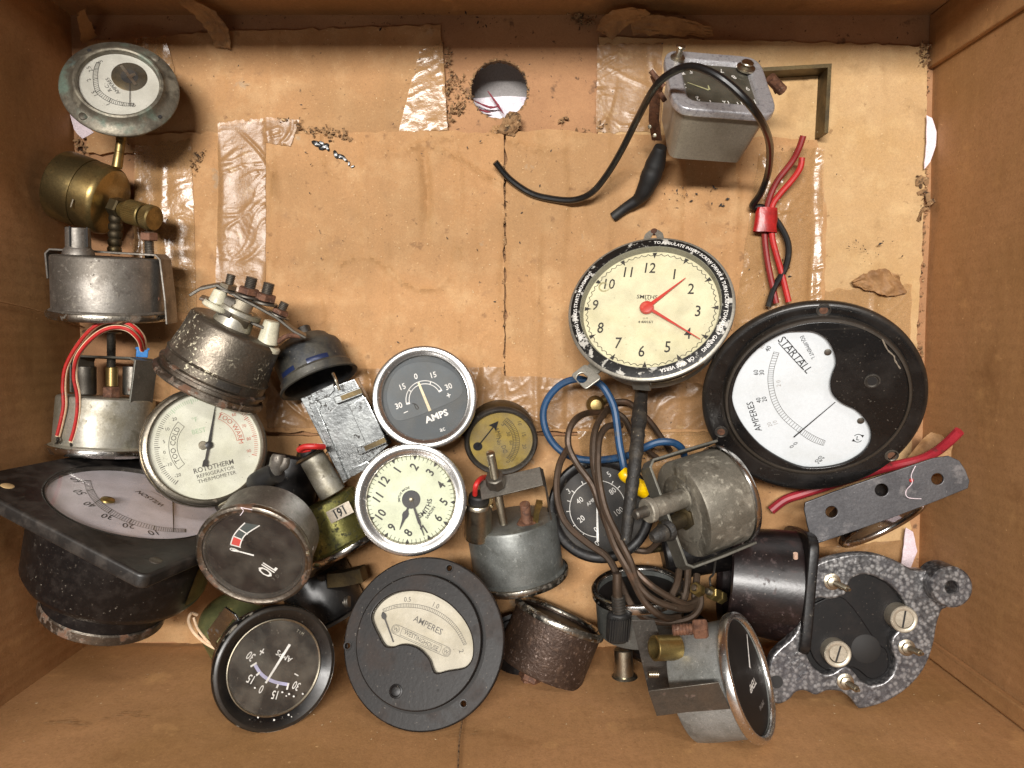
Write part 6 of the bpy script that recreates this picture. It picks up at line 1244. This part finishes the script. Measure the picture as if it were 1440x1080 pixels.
g.b('needle', m, N_DARK); g.b('hub', M().lathe([(0, 1.6), (3.6, 1.4), (5.2, .4), (5.6, -2.8)], 28, c=tuple(h)), N_DARK)
g.b('pivot_cap', M().lathe([(0, -2.0), (5.5, -2.2), (6.4, -2.9)], 24, c=g.xy(*c(545, 548), -2)), NICKEL)
m = M(); q = g.xy(*c(180, 920), -14); m.box((q[0], q[1], -14), (18, 8, 5), 45+180-180); g.b('case_lug', m, STEEL, bev=1)

# 33 OIL gauge -------------------------------------------------------------------------------------------
c = cr(300, 690, 6.75); c6 = cr(200, 540, 3.375)
g = G('oil_gauge', 'OIL gauge with rusty bezel and black face, tilted in front of the thermometer', 'gauge', 356, 783.6, 106, 40, -116)
g.b('bezel', M().lathe([(72, -16), (79, -15), (80, -13), (78, -10), (82, -8), (83, -4), (82, -.5), (80, 1), (78, 1.2), (75.5, -.5), (73, -1), (72, -4)], 100, closed=True), CHROME_RUST)
g.b('body', M().lathe([(0, -78), (66, -78), (72, -75), (75, -70), (76, -20), (77, -17), (0, -9)], 90), PEWTER)
g.b('inner_ring', M().lathe([(72.6, -2.6), (70, -3.2), (67.5, -7.8), (72.6, -7.8)], 80, closed=True), STEEL_D)
g.b('dial', M().lathe([(0, -7), (69, -7), (69, -8.2), (0, -8.2)], 72), MT('brown_black_dial', '#14100f', .5, 0, [('noise', '#211a18', 45, .45, .62, .8), ('noise', '#5f564b', 700, .72, .76, .5)], spec=.3))
g.b('glass', M().lathe([(0, -2.8), (72.4, -2.8), (72.4, -3.3), (0, -3.3)], 72), GL)
z = -6.6; m = M(); m2 = M(); m3 = M()
O = [g.xy(*c(*p), z) for p in [(163, 512), (190, 432), (242, 362), (300, 305)]]; I = [g.xy(*c(*p), z) for p in [(250, 535), (272, 465), (318, 408), (440, 330)]]
A = spline([(*p, 0) for p in O], 5); B = spline([(*p, 0) for p in I], 5)
for L_, w_ in ((A, 1.6), (B, 1.6)):
    for i in range(len(L_)-1): m.seg(L_[i].x, L_[i].y, L_[i+1].x, L_[i+1].y, w_, z)
for k in (0, 5, 10): q = (B[k]-A[k])*.12; m.seg(A[k].x, A[k].y, B[k].x+q.x, B[k].y+q.y, 1.8, z)
m2.add([(p.x, p.y, z-.1) for p in A[0:6]+B[5::-1]], [tuple(range(12))]); m3.add([(p.x, p.y, z-.12) for p in A[5:16]+B[15:4:-1]], [tuple(range(22))])
g.tp(m, 'OIL', c(512, 748), 25, 50, z, .5, .02)
g.b('dial_markings', m, INK_W); g.b('red_band', m2, INK_RED); g.b('grey_band', m3, INK_DG)
m = M()
for s_, p in (('3', (570, 838)), ('D', (608, 810)), ('-', (645, 785))): g.tp(m, s_, c(*p), 6.5, 42, z)
g.b('small_print', m, INK_G)
m = M(); g.sp(m, c(385, 615), c(180, 560), 2.6, -5.4, 1.8); pA = [g.xy(*c(*p), -5.4) for p in [(240, 572), (200, 552), (165, 545), (158, 556), (180, 570), (238, 580)]]
for i in range(6): m.seg(*pA[i], *pA[(i+1) % 6], 1.3, -5.4)
g.b('needle', m, N_WHITE)
m = M(); m.tube([g.w(*c6(x, y), z_) for x, y, z_ in [(545, 470, 70), (570, 455, 74), (605, 435, 76), (640, 420, 78)]], [17, 17, 16, 16], seg=24, res=3); o = g.b('rubber_boot', m, RUBBER)
m = M(); m.tube([g.w(*c6(x, y), z_) for x, y, z_ in [(630, 415, 77), (645, 360, 79), (650, 335, 79)]], [11, 12, 9], seg=16, res=3); m.tube([g.w(*c6(x, y), z_) for x, y, z_ in [(640, 400, 77), (672, 385, 79), (682, 350, 79)]], [7, 8, 6], seg=12, res=3); g.b('spade_lug', m, PEWTER, parent=o)
for (x, y, r) in ((797, 698, 4.5),): q = g.w(*c6(x, y), 92); g.b('case_dimple', M().lathe([(0, 1.6), (3, 1.2), (r, -.5)], 18, MX.Translation(q) @ V((1, .1, .35)).to_track_quat('Z', 'Y').to_matrix().to_4x4()), PEWTER)
m = M(); m.box(g.w(*c6(785, 805), 112), (4, 6, 5), 20); m.box(g.w(*c6(390, 575), 94), (16, 8, 8), 35); g.b('bezel_clip', m, NICKEL, bev=.8)
m = M(); m.tube([g.w(*c(x, y), z_) for x, y, z_ in [(255, 235, 121), (285, 190, 122), (262, 160, 122), (300, 168, 122), (370, 180, 122)]], .5, seg=5); g.b('thread', m, WHITE_PAPER)

# 34 black AMPS ammeter ----------------------------------------------------------------------------------
c = cr(330, 870, 8.308); c7 = cr(240, 800, 4.154)
g = G('black_ammeter', 'black-rimmed AMPS ammeter with upside-down numerals and white needle, left of the WESTINGHOUSE meter', 'ammeter', 389, 940, 96, 22, -32)
g.b('rim', M().lathe([(66, -11), (82, -11), (84.5, -9), (86, -5), (85, -1), (82.5, 1), (80, 1.2), (68, -6.5), (66.5, -8)], 100, closed=True), BAKE)
g.b('rim_edge', M().lathe([(85.4, -13), (86.8, -8), (86.4, -4), (85.4, -1), (84.6, -1.5), (84.6, -13)], 90, closed=True), MT('peeling_rim_paint', '#141311', .4, .2, [('noise', '#8f877a', 120, .55, .58, .9, .5), ('noise', '#6e4a2e', 60, .6, .64, .8, .8)], [('noise', 200, .4, .5)]))
g.b('body', M().lathe([(0, -66), (70, -66), (74, -62), (75, -14), (80, -12), (80, -10), (0, -9.5)], 80), ALUM_CAST)
g.b('dial_ring', M().lathe([(66.8, -6.2), (65.6, -5.8), (64, -7.4), (64, -8), (66.8, -8)], 90, closed=True), NICKEL)
g.b('dial', M().lathe([(0, -8.6), (66, -8.6), (66, -9.5), (0, -9.5)], 72), MT('stained_black_dial', '#1b1715', .5, 0, [('noise', '#332b25', 45, .42, .6, .8), ('noise', '#8f867a', 420, .69, .73, .7)], spec=.3))
g.b('glass', M().lathe([(0, -7), (64.5, -7), (64.5, -7.4), (0, -7.4)], 64), GL_D)
z = -8.2; m = M(); m2 = M()
A = spline([(*g.xy(*c(*p), z), 0) for p in [(235, 535), (300, 635), (380, 700), (490, 745), (625, 770)]], 6)
for i in range(len(A)-1): m2.seg(A[i].x, A[i].y, A[i+1].x, A[i+1].y, 4.4, z)
for p, q in (((185, 560), (258, 515)), ((252, 665), (295, 625)), ((490, 810), (510, 765)), ((610, 830), (630, 752))): g.sp(m, c(*p), c(*q), 2.6, z+.1)
for s_, p, a in (('30', (185, 440), 145), ('15', (185, 705), 155), ('0', (310, 825), 160), ('15', (468, 890), 172), ('30', (718, 785), 155), ('+', (318, 388), 150), ('–', (722, 655), 150)): g.tp(m, s_, c(*p), 13.5 if s_ not in '+–' else 16, a, z, .72, .01)
g.tp(m, 'AMPS', c(578, 440), 9, 149, z, 1.05)
g.b('dial_markings', m, INK_W); g.b('scale_arc', m2, INK_L)
m = M(); g.tp(m, 'T I M', c(765, 160), 5, -32, z); g.b('worn_print', m, MT('worn_print', '#8a8474', .7))
m = M(); g.sp(m, c(645, 300), c(362, 752), 3.8, -7.7, 3.0); g.b('needle', m, N_WHITE)
q0, q1 = g.w(*c7(400, 330), 78), g.w(*c7(270, 440), 72)
m = M(); ribbon(m, [g.w(*c7(x, y), z_) for x, y, z_ in [(405, 300, 82), (345, 255, 78), (240, 395, 70), (265, 470, 66)]], V((7, -8, 2)), 3); g.b('clamp_bracket', m, ALUM_CAST, bev=.5)
m = M(); m.tube([g.w(*c7(x, y), z_) for x, y, z_ in [(275, 470, 60), (200, 430, 56), (135, 370, 50), (105, 305, 46), (120, 260, 44), (155, 270, 42)]], 2.6); m.tube([g.w(*c7(x, y), z_) for x, y, z_ in [(240, 450, 58), (180, 380, 52), (150, 330, 46), (135, 285, 44)]], 2.2); g.b('cream_leads', m, W_STRIPE)
# paint flecks
m = M(); random.seed(12)
for (x, y) in [(500, 335), (655, 360), (795, 310), (822, 328), (880, 307), (1000, 222), (773, 128), (800, 110), (845, 132), (932, 108), (470, 50), (735, 92)]:
    px, py = 290+x/6.857, 960+y/6.857; q = g.xy(px, py, -3); r = random.uniform(.8, 1.7); m.lathe([(0, -1.6), (r*.7, -1.9), (r, -3.5)], 8, c=q)
g.b('paint_flecks', m, INK_W, stuff=True)

# 35 olive can behind it
g = G('olive_gauge', 'olive-stained brass gauge can standing behind the black-rimmed AMPS ammeter', 'gauge', 322, 866, 46, 35, 120)
g.b('body', M().lathe([(0, 2), (30, 1), (38, -2), (44, -8), (46, -14), (46, -110), (0, -110)], 64), OLIVE)

# 36 parts in the dark gap left of the WESTINGHOUSE meter
g = G('threaded_fitting', 'dark brass threaded fitting half hidden in shadow left of the WESTINGHOUSE ammeter', 'fitting', 470, 822, 24, world=True, mm=True)
g.b('square_bar', M().tube([g.w(462, 814, 30), g.w(486, 812, 30), g.w(512, 806, 32)], [5.2, 5.2, 5.2], seg=4), BRASS_D)
p, q = g.w(452, 806, 30), g.w(452, 840, 26); g.b('knurled_nut', M().cyl(p, q, 3.8, None, 36, .6, rib=(1, .4)), STEEL_D)
bolt(g, g.w(470, 850, 26), g.w(492, 846, 28), 3.4, STEEL, name='thread', pitch=1.1)
g = G('gap_filler_can', 'plain filler can coloured dark to deepen the shade beneath the cream dashboard clock and the WESTINGHOUSE meter', 'gauge', 470, 868, 16, 100, -60, side=True)
g.b('body', M().lathe([(0, -70), (48, -70), (50, -66), (50, -6), (54, -4), (54, 0), (0, 0)], 60), BAKE)  # body coloured black so the gap around it reads as deep shade
# frayed strands on the near wall under the TEMP gauge
m = M(); random.seed(3)
for k in range(14):
    x0, y0 = random.uniform(1010, 1030), random.uniform(1030, 1040); m.tube([P(x0, y0, 96), P(x0+random.uniform(-10, 14), y0+random.uniform(2, 12), 98), P(x0+random.uniform(0, 28), y0+random.uniform(8, 26), 100)], .25, seg=5, res=3)
solo('paper_shred', 'small frayed paper shred stuck to the near wall below the TEMP gauge', 'shred', m, PAPER, P(1020, 1035, 96))

for lb, px, py, z_, dr_, tl_, R_, L_ in (('added dark filler can blackening the gap below the stained can and coiled tubing', 965, 862, 14, 60, 100, 44, 90),
        ('added dark filler can blackening the gap between the blue-grey can and the rusted gauge', 716, 868, 12, 110, 95, 40, 80),
        ('added dark filler can blackening the gap under the OIL gauge and the thermometer', 395, 720, 14, -100, 95, 42, 80),
        ('added dark filler can low in the heap, blackening the gap under the drum meter and strap gauge', 1040, 760, 12, 10, 100, 38, 110)):
    g = G('gauge', lb, 'gauge', px, py, z_+6, tl_, dr_, side=True); g.o.name = 'dark_filler_can'  # dark cans added to blacken the shaded gaps between the gauges
    g.b('body', M().lathe([(0, -L_), (R_-6, -L_), (R_-1, -L_+4), (R_, -L_+8), (R_, -8), (R_+4, -6), (R_+4, -1), (R_, 0), (R_-6, -1), (R_-6, -6), (0, -6)], 56), BAKE_DUST)
    g.b('rear_stud', M().thread((8, 4, -L_), (8, 4, -L_-18), 5), BRASS_D)
S.render.film_transparent = False
